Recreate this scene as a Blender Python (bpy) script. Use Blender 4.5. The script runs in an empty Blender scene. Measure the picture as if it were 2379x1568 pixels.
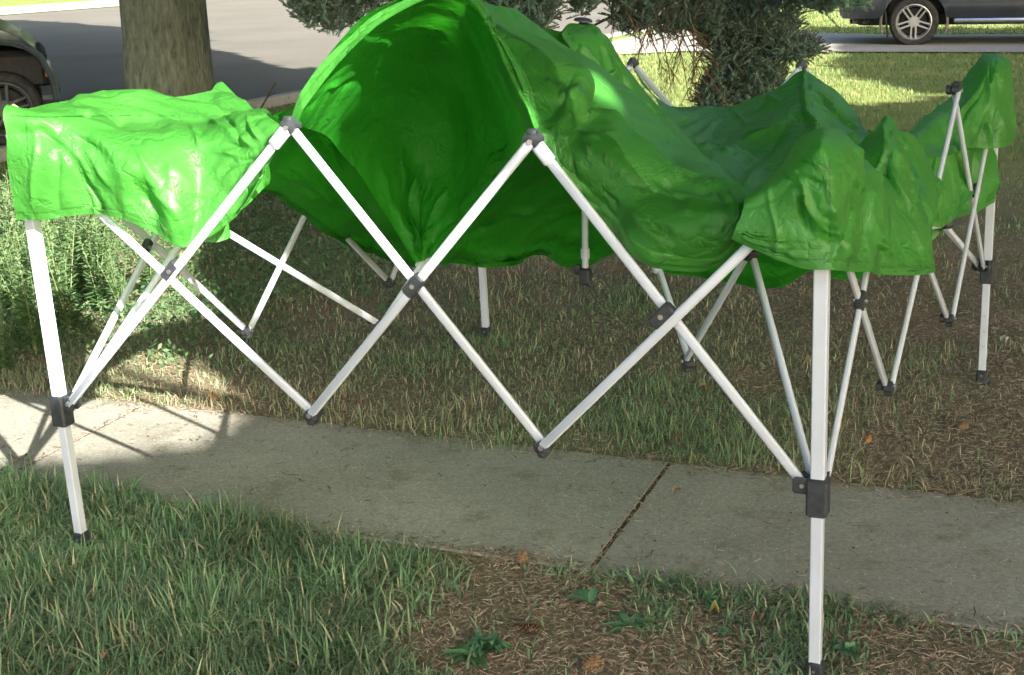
import bpy, math, random
import numpy as np
from mathutils import Vector, Matrix
random.seed(7); RNG=np.random.default_rng(7)
SC=bpy.context.scene
COL=SC.collection
# ---------------------------------------------------------------- camera (photo measured in a 2379 x 1568 frame)
W,H=2379.,1568.; FOC=3150.; HC=1.65; HY=-128.; ROLL=0.028
PITCH=math.atan((H/2-HY)/FOC)
FW=np.array([0,math.cos(PITCH),-math.sin(PITCH)]); _rt=np.array([1.,0,0]); _up=np.cross(_rt,FW)
RT=math.cos(ROLL)*_rt-math.sin(ROLL)*_up; UP=math.sin(ROLL)*_rt+math.cos(ROLL)*_up
CAM=np.array([0,0,HC])
def ray(x,y):
    d=(x-W/2)/FOC*RT-(y-H/2)/FOC*UP+FW
    return d/np.linalg.norm(d)
def gnd(x,y,z=0.):
    d=ray(x,y); return CAM+d*((z-HC)/d[2])
def atY(x,y,Y):
    d=ray(x,y); return CAM+d*(Y/d[1])
def vert(G,x,y):
    d=ray(x,y); a=np.array(G)-CAM; t=(a[:2]@d[:2])/(d[:2]@d[:2]); return CAM+d*t
def plane(A,B,x,y):
    n=np.array([-(B-A)[1],(B-A)[0],0]); d=ray(x,y); return CAM+d*((A-CAM)@n)/(d@n)
def projpx(P):
    v=np.asarray(P,float)-CAM; z=v@FW
    return W/2+FOC*(v@RT)/z, H/2-FOC*(v@UP)/z
SH=np.array([-.94,1.56])          # shadow displacement per metre of height
# ---------------------------------------------------------------- object helpers
def link(o,parent=None):
    COL.objects.link(o)
    if parent is not None: o.parent=parent
    return o
def meshobj(name,V,F,mat=None,parent=None,smooth=True,cols=None,mats=None,midx=None,attrs=None):
    me=bpy.data.meshes.new(name)
    V=np.asarray(V,dtype=np.float32)
    if isinstance(F,np.ndarray):
        n=len(F);k=F.shape[1]
        me.vertices.add(len(V)); me.vertices.foreach_set('co',V.ravel())
        me.loops.add(n*k); me.loops.foreach_set('vertex_index',F.astype(np.int32).ravel())
        me.polygons.add(n); me.polygons.foreach_set('loop_start',np.arange(0,n*k,k,dtype=np.int32))
        me.update(calc_edges=True)
    else:
        me.from_pydata([tuple(map(float,v)) for v in V],[],[tuple(f) for f in F]); me.update()
    if smooth: me.polygons.foreach_set('use_smooth',np.ones(len(me.polygons),dtype=bool))
    if cols is not None:
        a=me.color_attributes.new('tint','FLOAT_COLOR','POINT')
        c=np.ones((len(V),4),dtype=np.float32); c[:,:3]=cols; a.data.foreach_set('color',c.ravel())
    if attrs:
        for k2,v2 in attrs.items():
            a=me.attributes.new(k2,'FLOAT','POINT'); a.data.foreach_set('value',np.asarray(v2,dtype=np.float32))
    for m in (mats or ([mat] if mat else [])): me.materials.append(m)
    if midx is not None: me.polygons.foreach_set('material_index',np.asarray(midx,dtype=np.int32))
    o=bpy.data.objects.new(name,me)
    return link(o,parent)
def empty(name,loc,parent=None,rz=0):
    o=bpy.data.objects.new(name,None); o.empty_display_size=.1; o.location=tuple(map(float,loc)); o.rotation_euler=(0,0,rz); return link(o,parent)
def tag(o,label=None,cat=None,group=None,kind=None):
    if label: o['label']=label
    if cat: o['category']=cat
    if group: o['group']=group
    if kind: o['kind']=kind
    return o
class MB:
    def __init__(s): s.V=[];s.F=[];s.M=[];s.n=0
    def add(s,V,F,m=0):
        V=np.asarray(V,float); s.V.append(V); s.F+= [tuple(i+s.n for i in f) for f in F]; s.M+=[m]*len(F); s.n+=len(V)
    def tube(s,A,B,ra,rb=None,n=10,m=0,cap=True):
        rb=ra if rb is None else rb
        A=np.asarray(A,float);B=np.asarray(B,float); d=B-A; L=np.linalg.norm(d)
        if L<1e-9:return
        d/=L; h=np.array([0,0,1.]) if abs(d[2])<.9 else np.array([1.,0,0]); u=np.cross(d,h);u/=np.linalg.norm(u); v=np.cross(d,u)
        a=np.arange(n)*2*math.pi/n; c=np.outer(np.cos(a),u)+np.outer(np.sin(a),v)
        V=np.vstack([A+c*ra,B+c*rb]); F=[(i,(i+1)%n,n+(i+1)%n,n+i) for i in range(n)]
        if cap: F+=[tuple(range(n-1,-1,-1)),tuple(range(n,2*n))]
        s.add(V,F,m)
    def path(s,P,R,n=8,m=0,caps=True):
        P=np.asarray(P,float); k=len(P); R=np.broadcast_to(R,(k,))
        T=np.gradient(P,axis=0); T/=np.linalg.norm(T,axis=1)[:,None]+1e-12
        h=np.array([0,0,1.]) if abs(T[0][2])<.9 else np.array([1.,0,0]); u=np.cross(T[0],h);u/=np.linalg.norm(u)
        V=[]
        a=np.arange(n)*2*math.pi/n
        for i in range(k):
            u=u-T[i]*(u@T[i]); u/=np.linalg.norm(u)+1e-12; v=np.cross(T[i],u)
            V.append(P[i]+(np.outer(np.cos(a),u)+np.outer(np.sin(a),v))*R[i])
        V=np.vstack(V); F=[(i*n+j,i*n+(j+1)%n,(i+1)*n+(j+1)%n,(i+1)*n+j) for i in range(k-1) for j in range(n)]
        if caps: F+=[tuple(range(n-1,-1,-1)),tuple(range((k-1)*n,k*n))]
        s.add(V,F,m)
    def obox(s,c,X,Y,Z,hx,hy,hz,b=.15,m=0):
        """box with chamfered long edges (along Z) and slightly drawn-in ends"""
        c=np.asarray(c,float); X,Y,Z=[np.asarray(q,float)/np.linalg.norm(q) for q in (X,Y,Z)]
        k=b*min(hx,hy)
        ring=[(hx,hy-k),(hx-k,hy),(-hx+k,hy),(-hx,hy-k),(-hx,-hy+k),(-hx+k,-hy),(hx-k,-hy),(hx,-hy+k)]
        ez=min(k,hz*.3); V=[]
        for z,f in ((-hz,1-k/max(hx,hy)),(-hz+ez,1),(hz-ez,1),(hz,1-k/max(hx,hy))):
            for (p,q) in ring: V.append(c+X*p*f+Y*q*f+Z*z)
        n=8; F=[(i*n+j,i*n+(j+1)%n,(i+1)*n+(j+1)%n,(i+1)*n+j) for i in range(3) for j in range(n)]
        F+=[tuple(range(n-1,-1,-1)),tuple(range(3*n,4*n))]
        s.add(V,F,m)
    def bar(s,A,B,N,w,t,m=0,ext=0):
        """flat-oval tube from A to B; N = thin direction"""
        A=np.asarray(A,float);B=np.asarray(B,float); d=B-A;L=np.linalg.norm(d); d/=L; N=np.asarray(N,float); N=N-d*(N@d); N/=np.linalg.norm(N); U=np.cross(d,N)
        s.obox((A+B)/2,U,N,d,w/2,t/2,L/2+ext,b=.55,m=m)
    def build(s,name,mats,parent=None,smooth=False,autos=True):
        if not isinstance(mats,(list,tuple)): mats=[mats]
        o=meshobj(name,np.vstack(s.V),s.F,mats=mats,midx=s.M,parent=parent,smooth=smooth)
        if smooth and autos:
            try: o.data.set_sharp_from_angle(angle=math.radians(38))
            except Exception: b.inputs['Coat Weight'].default_value=.06 if k==1 else .0; b.inputs['Coat Roughness'].default_value=.55
        return o
# ---------------------------------------------------------------- materials
def mat(name,base=(.5,.5,.5),rough=.6,spec=.5,metal=0.):
    m=bpy.data.materials.new(name); m.use_nodes=True; nt=m.node_tree; b=nt.nodes['Principled BSDF']
    b.inputs['Base Color'].default_value=(*base,1); b.inputs['Roughness'].default_value=rough; b.inputs['Metallic'].default_value=metal
    b.inputs['Specular IOR Level'].default_value=spec
    return m,nt,b
def N(nt,t,**k):
    n=nt.nodes.new(t)
    for a,v in k.items():
        if a in n.inputs: n.inputs[a].default_value=v
        else: setattr(n,a,v)
    return n
def noise(nt,scale,detail=4,rough=.55,coord='Object',vec=None):
    n=N(nt,'ShaderNodeTexNoise'); n.inputs['Scale'].default_value=scale; n.inputs['Detail'].default_value=detail; n.inputs['Roughness'].default_value=rough
    if vec is None:
        tc=N(nt,'ShaderNodeTexCoord'); vec=tc.outputs[coord]
    nt.links.new(vec,n.inputs['Vector']); return n
def ramp(nt,src,stops):
    r=N(nt,'ShaderNodeValToRGB'); e=r.color_ramp.elements
    while len(e)<len(stops): e.new(.5)
    for i,(p,c) in enumerate(stops):
        e[i].position=p; e[i].color=(*c,1) if len(c)==3 else c
    nt.links.new(src,r.inputs['Fac']); return r
def mix(nt,a,b,fac,mode='MIX'):
    m=N(nt,'ShaderNodeMix',data_type='RGBA',blend_type=mode)
    for s_,v in ((m.inputs[6],a),(m.inputs[7],b),(m.inputs[0],fac)):
        if hasattr(v,'links'): nt.links.new(v,s_)
        elif isinstance(v,(int,float)): s_.default_value=v
        else: s_.default_value=(*v,1)
    return m.outputs[2]
def bump(nt,b,h,strength=.3,dist=.01,prev=None):
    n=N(nt,'ShaderNodeBump'); n.inputs['Strength'].default_value=strength; n.inputs['Distance'].default_value=dist
    nt.links.new(h,n.inputs['Height'])
    if prev is not None: nt.links.new(prev.outputs[0],n.inputs['Normal'])
    nt.links.new(n.outputs[0],b.inputs['Normal']); return n
def simple(name,c1,c2,scale,rough=.6,spec=.5,bs=0,bscale=40,metal=0,bdist=.005):
    m,nt,b=mat(name,c1,rough,spec,metal)
    n=noise(nt,scale); r=ramp(nt,n.outputs[0],[(.35,c1),(.65,c2)]); nt.links.new(r.outputs[0],b.inputs['Base Color'])
    if bs: bump(nt,b,noise(nt,bscale).outputs[0],bs,bdist)
    return m
def tinted(name,rough=.6,trans=.25,spec=.25):
    m,nt,b=mat(name,(.1,.2,.05),rough,spec)
    at=N(nt,'ShaderNodeVertexColor'); at.layer_name='tint'
    nt.links.new(at.outputs[0],b.inputs['Base Color'])
    if trans:
        tr=N(nt,'ShaderNodeBsdfTranslucent'); nt.links.new(at.outputs[0],tr.inputs[0]); mx=N(nt,'ShaderNodeMixShader'); mx.inputs[0].default_value=trans
        nt.links.new(b.outputs[0],mx.inputs[1]); nt.links.new(tr.outputs[0],mx.inputs[2]); nt.links.new(mx.outputs[0],nt.nodes['Material Output'].inputs[0])
    return m
M={}
M['white']=simple('white_powder_coat',(.49,.54,.62),(.45,.49,.56),9,.34,.5,.05,180)
M['inner']=simple('inner_tube_steel',(.45,.5,.5),(.4,.44,.43),14,.35,.5)
M['black']=simple('black_nylon',(.022,.026,.032),(.04,.045,.05),60,.45,.4,.1,200)
M['steel']=simple('rivet_steel',(.6,.6,.62),(.4,.4,.42),80,.3,.6,metal=.9)
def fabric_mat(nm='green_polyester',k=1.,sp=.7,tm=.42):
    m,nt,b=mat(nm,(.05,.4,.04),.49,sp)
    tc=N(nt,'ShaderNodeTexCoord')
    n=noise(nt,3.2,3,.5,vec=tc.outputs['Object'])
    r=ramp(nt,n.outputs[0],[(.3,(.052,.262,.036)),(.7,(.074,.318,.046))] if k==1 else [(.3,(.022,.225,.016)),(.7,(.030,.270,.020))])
    at=N(nt,'ShaderNodeAttribute'); at.attribute_name='hem'
    # stitched hem line: a band 2 cm above the edge
    mr=N(nt,'ShaderNodeMapRange'); mr.inputs['From Min'].default_value=.0; mr.inputs['From Max'].default_value=.0016
    ab=N(nt,'ShaderNodeMath',operation='ABSOLUTE'); sb=N(nt,'ShaderNodeMath',operation='SUBTRACT'); sb.inputs[1].default_value=.022
    nt.links.new(at.outputs['Fac'],sb.inputs[0]); nt.links.new(sb.outputs[0],ab.inputs[0]); nt.links.new(ab.outputs[0],mr.inputs['Value'])
    a2=N(nt,'ShaderNodeAttribute'); a2.attribute_name='seam'; m2=N(nt,'ShaderNodeMapRange'); m2.inputs['From Min'].default_value=.0008; m2.inputs['From Max'].default_value=.003; nt.links.new(a2.outputs['Fac'],m2.inputs['Value'])
    mn=N(nt,'ShaderNodeMath',operation='MINIMUM'); nt.links.new(mr.outputs[0],mn.inputs[0]); nt.links.new(m2.outputs[0],mn.inputs[1])
    c=mix(nt,(.016,.11,.012),r.outputs[0],mn.outputs[0])
    nt.links.new(c,b.inputs['Base Color'])
    # crinkle
    n1=noise(nt,9,5,.55,vec=tc.outputs['Object']); n1.inputs['Distortion'].default_value=.3
    vo=N(nt,'ShaderNodeTexVoronoi',feature='DISTANCE_TO_EDGE'); vo.inputs['Scale'].default_value=7
    wv=mix(nt,tc.outputs['Object'],n1.outputs[1],.22); nt.links.new(wv,vo.inputs['Vector'])
    rr=N(nt,'ShaderNodeMapRange'); rr.inputs['From Max'].default_value=.09; nt.links.new(vo.outputs[0],rr.inputs['Value'])
    b1=bump(nt,b,n1.outputs[0],.12,.010)
    b2=bump(nt,b,rr.outputs[0],.35,.006,b1)
    vf=N(nt,'ShaderNodeTexVoronoi'); vf.inputs['Scale'].default_value=10.5; nt.links.new(wv,vf.inputs['Vector']); b2=bump(nt,b,vf.outputs[0],.5,.008,b2)
    vg=N(nt,'ShaderNodeTexVoronoi'); vg.inputs['Scale'].default_value=23; nt.links.new(wv,vg.inputs['Vector']); b2=bump(nt,b,vg.outputs[0],.35,.004,b2)
    n3=noise(nt,900,1,vec=tc.outputs['Object']); bump(nt,b,n3.outputs[0],.12,.0006,b2)
    bn=b.inputs['Normal'].links[0].from_socket
    tr=N(nt,'ShaderNodeBsdfTranslucent'); tr.inputs[0].default_value=(.05,.46,.02,1); nt.links.new(bn,tr.inputs['Normal'])
    mx=N(nt,'ShaderNodeMixShader'); mx.inputs[0].default_value=tm
    nt.links.new(b.outputs[0],mx.inputs[1]); nt.links.new(tr.outputs[0],mx.inputs[2]); nt.links.new(mx.outputs[0],nt.nodes['Material Output'].inputs[0])
    pass
    return m
M['fabric']=fabric_mat(); M['under']=fabric_mat('green_polyester_inner_shade',.5,.3,.48)  # second is a darker copy for panels seen from inside, interior shade put into colour
M['blade']=tinted('grass_blade',.55,.3)
M['litter']=tinted('needle_litter',.75,.0,.2)
M['leafm']=tinted('leaf',.5,.3,.35)
M['needle']=tinted('spruce_needle',.55,.15,.3)
M['bark']=simple('grey_bark',(.07,.062,.045),(.15,.13,.095),6,.9,.2)
def bark():
    m,nt,b=mat('ridged_bark',(.1,.09,.07),.92,.15)
    tc=N(nt,'ShaderNodeTexCoord'); mp=N(nt,'ShaderNodeMapping'); mp.inputs['Scale'].default_value=(1,1,.28); nt.links.new(tc.outputs['Object'],mp.inputs[0])
    n=noise(nt,30,6,.65,vec=mp.outputs[0]); r=ramp(nt,n.outputs[0],[(.3,(.075,.085,.06)),(.5,(.15,.165,.12)),(.72,(.24,.25,.19))]); nt.links.new(r.outputs[0],b.inputs['Base Color'])
    bump(nt,b,n.outputs[0],1.,.04); return m
M['bark2']=bark()
# ---------------------------------------------------------------- frame geometry
F1,F2,F3,F4=gnd(193,1272),gnd(1893,1580),gnd(2280,888),gnd(1130,785)
CEN=(F1+F2+F3+F4)/4
def L_(a,b,t): return a+(b-a)*t
LEGTOP={}
def unit(v): v=np.asarray(v,float); return v/np.linalg.norm(v)
ax_f=unit(F2-F1); nf=np.array([ax_f[1],-ax_f[0],0])     # front normal points to the camera
tent=empty('canopy_tent',(CEN[0],CEN[1],0))
tag(tent,'green pop up canopy half collapsed on white scissor legs, cover sagging, astride the sidewalk','canopy tent')
TO=np.array([CEN[0],CEN[1],0])
def tp(mb,name,mats,parent=None,smooth=True):
    mb.V=[v-TO for v in mb.V]; return mb.build(name,mats,parent or tent,smooth)
def leg(Fp,upx,zs,dirs,LT=1.17):
    up=vert(Fp,*upx); d=unit(up-Fp); top=Fp+d*(LT/d[2])
    m=MB(); slider=Fp+d*zs
    low=Fp+d*.045
    X=ax_f; Y=np.array([-ax_f[1],ax_f[0],0]); X=unit(X-d*(X@d)); Y=unit(np.cross(d,X))
    m.obox((slider-d*.045+top)/2,X,Y,d,.0155,.0155,np.linalg.norm(top-slider+d*.045)/2,b=.16)
    m.obox((low+slider)/2,X,Y,d,.0135,.0135,np.linalg.norm(slider-low)/2,b=.16)
    for k in ((.10,.16,.22) if LT==1.12 else ()): m.tube(low+d*k-Y*.0138,low+d*k-Y*.0128,.004,n=8,m=1)
    o=tp(m,'leg',[M['white'],M['steel']])
    f=MB(); f.obox(Fp+d*.026,X,Y,d,.019,.019,.026,b=.3); f.obox(Fp+d*-.004-Y*.01+X*.004,X,Y,d,.032,.034,.004,b=.2)
    f.tube(Fp+d*.032-Y*.021,Fp+d*.032-Y*.018,.004,m=1)
    tp(f,'foot',[M['black'],M['steel']],o)
    s=MB(); s.obox(slider-d*.02,X,Y,d,.0235,.0235,.045,b=.2)
    for dd in dirs:
        dd=unit(np.array([dd[0],dd[1],0])); sd=np.array([-dd[1],dd[0],0])
        c=slider+dd*.034+d*.004
        for q in (-.011,.011): s.obox(c+sd*q,dd,d,sd,.021,.019,.003,b=.3)
        s.tube(c-sd*.0155,c+sd*.0155,.005,n=10,m=1)
    tp(s,'slider_bracket',[M['black'],M['steel']],o)
    t=MB(); t.obox(top-d*.03,X,Y,d,.019,.019,.028,b=.25); tp(t,'corner_cap',[M['black']],o)
    return slider,top,d
S1,P1t,d1=leg(F1,(75,510),.445,[F2-F1,F4-F1,CEN-F1])
S2,P2t,d2=leg(F2,(1910,625),.478,[F1-F2,F3-F2,CEN-F2],1.155)
S3,P3t,d3=leg(F3,(2308,345),.455,[F2-F3,F4-F3,CEN-F3],1.12)
S4,P4t,d4=leg(F4,(1120,620),.44,[F3-F4,F1-F4,CEN-F4])
fT1,fB1,fX1=[plane(F1,F2,*q) for q in((672,296),(725,962),(402,628))]
fX2,fT2,fB2,fX3=[plane(F1,F2,*q) for q in((965,662),(1237,328),(1262,1036),(1540,732))]
rX1=vert(L_(F2,F3,.17),1997,682); rB1=vert(L_(F2,F3,.33),2065,895); rT1=vert(L_(F2,F3,.33),2062,345)
rT2=vert(L_(F2,F3,.67),2222,210); rB2=vert(L_(F2,F3,.67),2207,738); rX3=vert(L_(F2,F3,.84),2262,435)
bT1,bB1,bT2=[plane(F4,F3,*q) for q in((1470,150),(1487,572),(1862,156))]
bB2=np.array([*L_(F4,F3,.66)[:2],.45])
lB1=vert(L_(F1,F4,.33),575,766); lT1=vert(L_(F1,F4,.33),514,243); lB2=vert(L_(F1,F4,.67),905,652); lT2=np.array([*L_(F1,F4,.67)[:2],1.2])
def tipoff(S,O): # bar end point at slider lug
    dd=unit(np.array([*(O-S)[:2],0])); return S+dd*.034+np.array([0,0,.004])
def truss_bar(A,B,n,off,w=.0225,t=.013,sleeve=None,white=True,inner=False):
    A=A+n*off;B=B+n*off
    m=MB(); m.bar(A,B,n,w,t)
    d=unit(B-A)
    if sleeve is not None:
        p=B-d*.035 if sleeve=='B' else A+d*.035
        m.bar(p-d*.03,p+d*.03,n,w+.008,t+.008)
    o=tp(m,'truss_bar',[M['white'] if white else M['inner']]); return o
def xjoint(P,Q1,Q2,n,off,k=1.):
    d=unit(Q2-Q1); m=MB(); m.obox(P,np.cross(d,n),n,d,.0165*k,.0145*k,.032*k,b=.35)
    m.tube(P-n*.017,P+n*.017,.006,n=10,m=1); tp(m,'pivot_bracket',[M['black'],M['steel']])
def tjoint(P,n,a,up=1,two=True,s=1.):
    a=unit(a); z=np.array([0,0,1.]); m=MB()
    m.obox(P+z*up*.004,a,z,n,.021*s,.017*s,.015*s,b=.7)
    m.obox(P+z*up*.018*s,a,z,n,.012*s,.010*s,.013*s,b=.5)
    m.tube(P-n*.019,P+n*.019,.0065,n=10,m=1)
    if two:
        m.obox(P-n*.022+z*up*.002,a,z,n,.017,.014,.010,b=.6)
    tp(m,'hinge_bracket',[M['black'],M['steel']])
z_=np.array([0,0,1.])
def side(S,Pt,Es,n,T1,B1,X1,X2,T2,B2,X3,So,Po,sl=True,w=.0225,vis=True):
    a=unit(np.array([*(Es-S)[:2],0]))
    s0=S+a*.034; s1=So-a*.034; p0=Pt+a*.03; p1=Po-a*.03
    o=.008
    # X1
    truss_bar(s0,T1,n,o,w,sleeve='B' if sl else None); truss_bar(p0-z_*.01,B1,n,-o,w)
    truss_bar(B1,T2,n,o,w); truss_bar(T1,B2,n,-o,w)
    truss_bar(B2,p1-z_*.01,n,o,w); truss_bar(T2,s1,n,-o,w,sleeve='A' if sl else None)
    for X,q1,q2 in ((X1,s0,T1),(X2,B1,T2),(X3,B2,p1)):
        xjoint(X+n*.004,q1,q2,n,0,1. if sl else .78)
    tjoint(T1,n,a,1); tjoint(T2,n,a,1); tjoint(B1,n,a,-1); tjoint(B2,n,a,-1)
side(S1,P1t,F2,nf,fT1,fB1,fX1,fX2,fT2,fB2,fX3,S2,P2t)
def mid(a,b,c,d_):  # crossing of two bars a-b, c-d_ (closest points mean)
    u=b-a;v=d_-c;w=a-c; A=u@u;B=u@v;C=v@v;D=u@w;E=v@w; den=A*C-B*B
    s=(B*E-C*D)/den; t=(A*E-B*D)/den; return (a+u*s+c+v*t)/2
def xs(S,P,T1,B1,T2,B2,So,Po): return mid(S,T1,P,B1),mid(T1,B2,B1,T2),mid(T2,So,B2,Po)
ar=unit(F3-F2); nr=np.array([ar[1],-ar[0],0])
x1,x2,x3=xs(S2,P2t,rT1,rB1,rT2,rB2,S3,P3t)
side(S2,P2t,F3,nr,rT1,rB1,x1,x2,rT2,rB2,x3,S3,P3t,sl=False,w=.0205)
ab_=unit(F3-F4); nb=np.array([ab_[1],-ab_[0],0]); x1,x2,x3=xs(S4,P4t,bT1,bB1,bT2,bB2,S3,P3t)
side(S4,P4t,F3,nb,bT1,bB1,x1,x2,bT2,bB2,x3,S3,P3t,sl=False)
al=unit(F4-F1); nl=np.array([al[1],-al[0],0]); x1,x2,x3=xs(S1,P1t,lT1,lB1,lT2,lB2,S4,P4t)
side(S1,P1t+z_*.06,F4,nl,lT1,lB1,x1,x2,lT2,lB2,x3,S4,P4t,sl=False)
# inner trusses and centre pole
POLE_T=vert(CEN,1355,56); POLE_B=vert(CEN,1360,648)
m=MB(); m.tube(POLE_B,POLE_T,.0105,n=16); m.tube(L_(POLE_B,POLE_T,.085),L_(POLE_B,POLE_T,.125),.0145,n=16)
pole=tp(m,'center_pole',[M['white']])
m=MB(); m.tube(POLE_T-z_*.002,POLE_T+z_*.006,.02,.012,n=20); 
capn=unit([.12,-.1,1]); c0=POLE_T+z_*.012
m.tube(c0-capn*.003,c0+capn*.003,.029,.027,n=28); m.tube(c0+capn*.003,c0+capn*.006,.027,.018,n=28); tp(m,'pole_cap',[M['black']],pole)
m=MB(); m.obox(POLE_B+z_*.01,ax_f,nf,z_,.018,.018,.028,b=.4); m.obox(POLE_B+z_*.03-ax_f*.026,ax_f,nf,z_,.012,.006,.016,b=.5); m.obox(POLE_B-z_*.012+ax_f*.012,ax_f,nf,z_,.009,.009,.014,b=.5); tp(m,'lower_hub',[M['black']],pole)
HUBT=L_(POLE_B,POLE_T,.84)
m=MB(); m.tube(HUBT-z_*.03,HUBT+z_*.03,.03,n=16); tp(m,'upper_hub',[M['black']],pole)
def inner(S,Fp,Ti,Bi,sl,w=.019,hub=.9):
    a=unit(np.array([*(CEN-Fp)[:2],0])); n=np.array([a[1],-a[0],0]); s0=S+a*.034
    truss_bar(s0,Ti,n,.006,w,.014); truss_bar(Ti,Bi,n,-.006,w,.014)
    e=Bi+unit(sl-Bi)*np.linalg.norm(HUBT-Bi)*.0+ (sl-Bi)
    truss_bar(Bi,e,n,.006,w,.014)
    q=MB(); dd=unit(e-Bi); q.bar(e-dd*.035,e+dd*.035,n,w+.010,.024); q.bar(e,L_(e,HUBT,hub),n,w-.004,.012); tp(q,'truss_bar',[M['white']])
    tjoint(Ti,n,a,1,True,1.15); tjoint(Bi,n,a,-1,False,1.1)
inner(S2,F2,vert(L_(F2,CEN,.33),1742,590),vert(L_(F2,CEN,.6),1597,838),vert(L_(F2,CEN,.75),1522,610))
inner(S1,F1,vert(L_(F1,CEN,.33),461,500),vert(L_(F1,CEN,.6),885,755),vert(L_(F1,CEN,.75),985,602),hub=.12)
inner(S3,F3,vert(L_(F3,CEN,.33),2195,520),np.array([*L_(F3,CEN,.6)[:2],.62]),np.array([*L_(F3,CEN,.75)[:2],.85]))
inner(S4,F4,np.array([*L_(F4,CEN,.33)[:2],.9]),np.array([*L_(F4,CEN,.6)[:2],.62]),np.array([*L_(F4,CEN,.75)[:2],.8]))
# cord loop on the left corner
cA=atY(18,262,3.64); m=MB()
P=[atY(*q,3.63) for q in((16,264),(22,250),(32,243),(42,250),(48,258))]; m.path(P,.0022,6)
P=[atY(*q,3.62) for q in((16,264),(20,280),(18,300),(17,312))]; m.path(P,.0018,6); tp(m,'cord_loop',[simple('lime_cord',(.45,.6,.18),(.35,.5,.12),50)])
m=MB(); m.tube(atY(17,312,3.62),atY(21,328,3.62),.0055,n=10); tp(m,'cord_toggle',[M['white']])
# ---------------------------------------------------------------- cover
def cr(P,n):
    """Catmull-Rom resample along axis 0 to n samples"""
    P=np.asarray(P,float); k=len(P); Q=np.concatenate([[2*P[0]-P[1]],P,[2*P[-1]-P[-2]]])
    u=np.linspace(0,k-1,n); i=np.minimum(u.astype(int),k-2); t=(u-i).reshape((-1,)+(1,)*(P.ndim-1))
    a,b,c,d=Q[i],Q[i+1],Q[i+2],Q[i+3]
    return .5*((2*b)+(c-a)*t+(2*a-5*b+4*c-d)*t*t+(3*b-a-3*c+d)*t**3)
def vnoise(P,scale,seed):
    """smooth value noise on 3D points"""
    r=np.random.default_rng(seed); G=r.standard_normal((24,24,24)); q=np.asarray(P)*scale+50.3
    i=np.floor(q).astype(int); f=q-i; f=f*f*(3-2*f); o=0
    for a in(0,1):
        for b in(0,1):
            for c in(0,1):
                w=(f[...,0] if a else 1-f[...,0])*(f[...,1] if b else 1-f[...,1])*(f[...,2] if c else 1-f[...,2])
                o=o+w*G[(i[...,0]+a)%24,(i[...,1]+b)%24,(i[...,2]+c)%24]
    return o
def gridnormal(X):
    du=np.gradient(X,axis=0); dv=np.gradient(X,axis=1); n=np.cross(du,dv); return n/(np.linalg.norm(n,axis=2)[...,None]+1e-9)
def relax(X,exu,exv,anchor,edge,it,seed,bend,amp):
    X0=X.copy(); R,C,_=X.shape
    nrm=gridnormal(X)
    X=X+nrm*(vnoise(X0,7,seed)*amp+vnoise(X0,15,seed+1)*amp*.3)[...,None]
    def L(A): return np.linalg.norm(A,axis=2)
    modu=1+ .9*vnoise(X0,3.5,seed+2).clip(-1,1); modv=1+.9*vnoise(X0,3.5,seed+5).clip(-1,1)
    cons=[]
    def mk(di,dj,ex,k):
        a=(slice(max(0,-di),R-max(0,di)),slice(max(0,-dj),C-max(0,dj))); b=(slice(max(0,di),R-max(0,-di)),slice(max(0,dj),C-max(0,-dj)))
        A=X0[a];B=X0[b]; e=1+ex*((modu if di==0 else modv)[a]); cons.append((a,b,L(B-A)*e,k))
    mk(0,1,exu,.25); mk(1,0,exv,.25); mk(1,1,(exu+exv)/2,.12); mk(1,-1,(exu+exv)/2,.12)
    mk(0,4,exu*.3,bend); mk(4,0,exv*.3,bend); mk(2,2,(exu+exv)*.2,bend*.5); mk(2,-2,(exu+exv)*.2,bend*.5)
    # distance-limited anchors
    w=np.full((R,C),anchor)
    e=np.zeros((R,C)); 
    ii,jj=np.meshgrid(np.arange(R),np.arange(C),indexing='ij')
    dd=np.minimum.reduce([ii,R-1-ii,jj,C-1-jj]).astype(float)
    w=anchor+(edge-anchor)*np.exp(-dd/1.6)
    w=w[...,None]
    V=np.zeros_like(X)
    for k in range(it):
        V=V*.86; V[...,2]-=.00002
        Xn=X+V; P=Xn.copy()
        for a,b,r,kk in cons:
            D=P[b]-P[a]; l=L(D)+1e-9; c=(D*((l-r)/l*kk)[...,None]); P[a]+=c; P[b]-=c
        P+= (X0-P)*w
        V=P-X; X=P
    return X
PATCH_N=[0]
def crease(X,cs):
    P=X+0.; v=X-CAM; z=v@FW; px=W/2+FOC*(v@RT)/z; py=H/2-FOC*(v@UP)/z; dirc=-v/np.linalg.norm(v,axis=2)[...,None]; D=np.zeros(px.shape)
    for (x0,y0,x1,y1,w,dp) in cs:
        L2=(x1-x0)**2+(y1-y0)**2; t=((px-x0)*(x1-x0)+(py-y0)*(y1-y0))/L2; tc=t.clip(0,1)
        bx=x0+tc*(x1-x0)+math.sqrt(L2)*.05*np.sin(tc*5+x0); by=y0+tc*(y1-y0)
        d=np.hypot(px-bx,py-by)/(w*(.45+.75*tc)); f=.6*np.maximum(0,1-d/1.5)+.4*np.maximum(0,1-d/.6)
        D+=.82*dp*f*np.minimum(1,.25+tc*3)*np.minimum(1,.15+(1-tc)*4)
    nn=gridnormal(X); nn=nn*np.sign((nn*dirc).sum(2))[...,None]; dv=nn+.35*dirc; dv/=np.linalg.norm(dv,axis=2)[...,None]
    return P+dv*D[...,None]
def tri(x): return np.abs(x-np.floor(x)-.5)*2-.5
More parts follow.
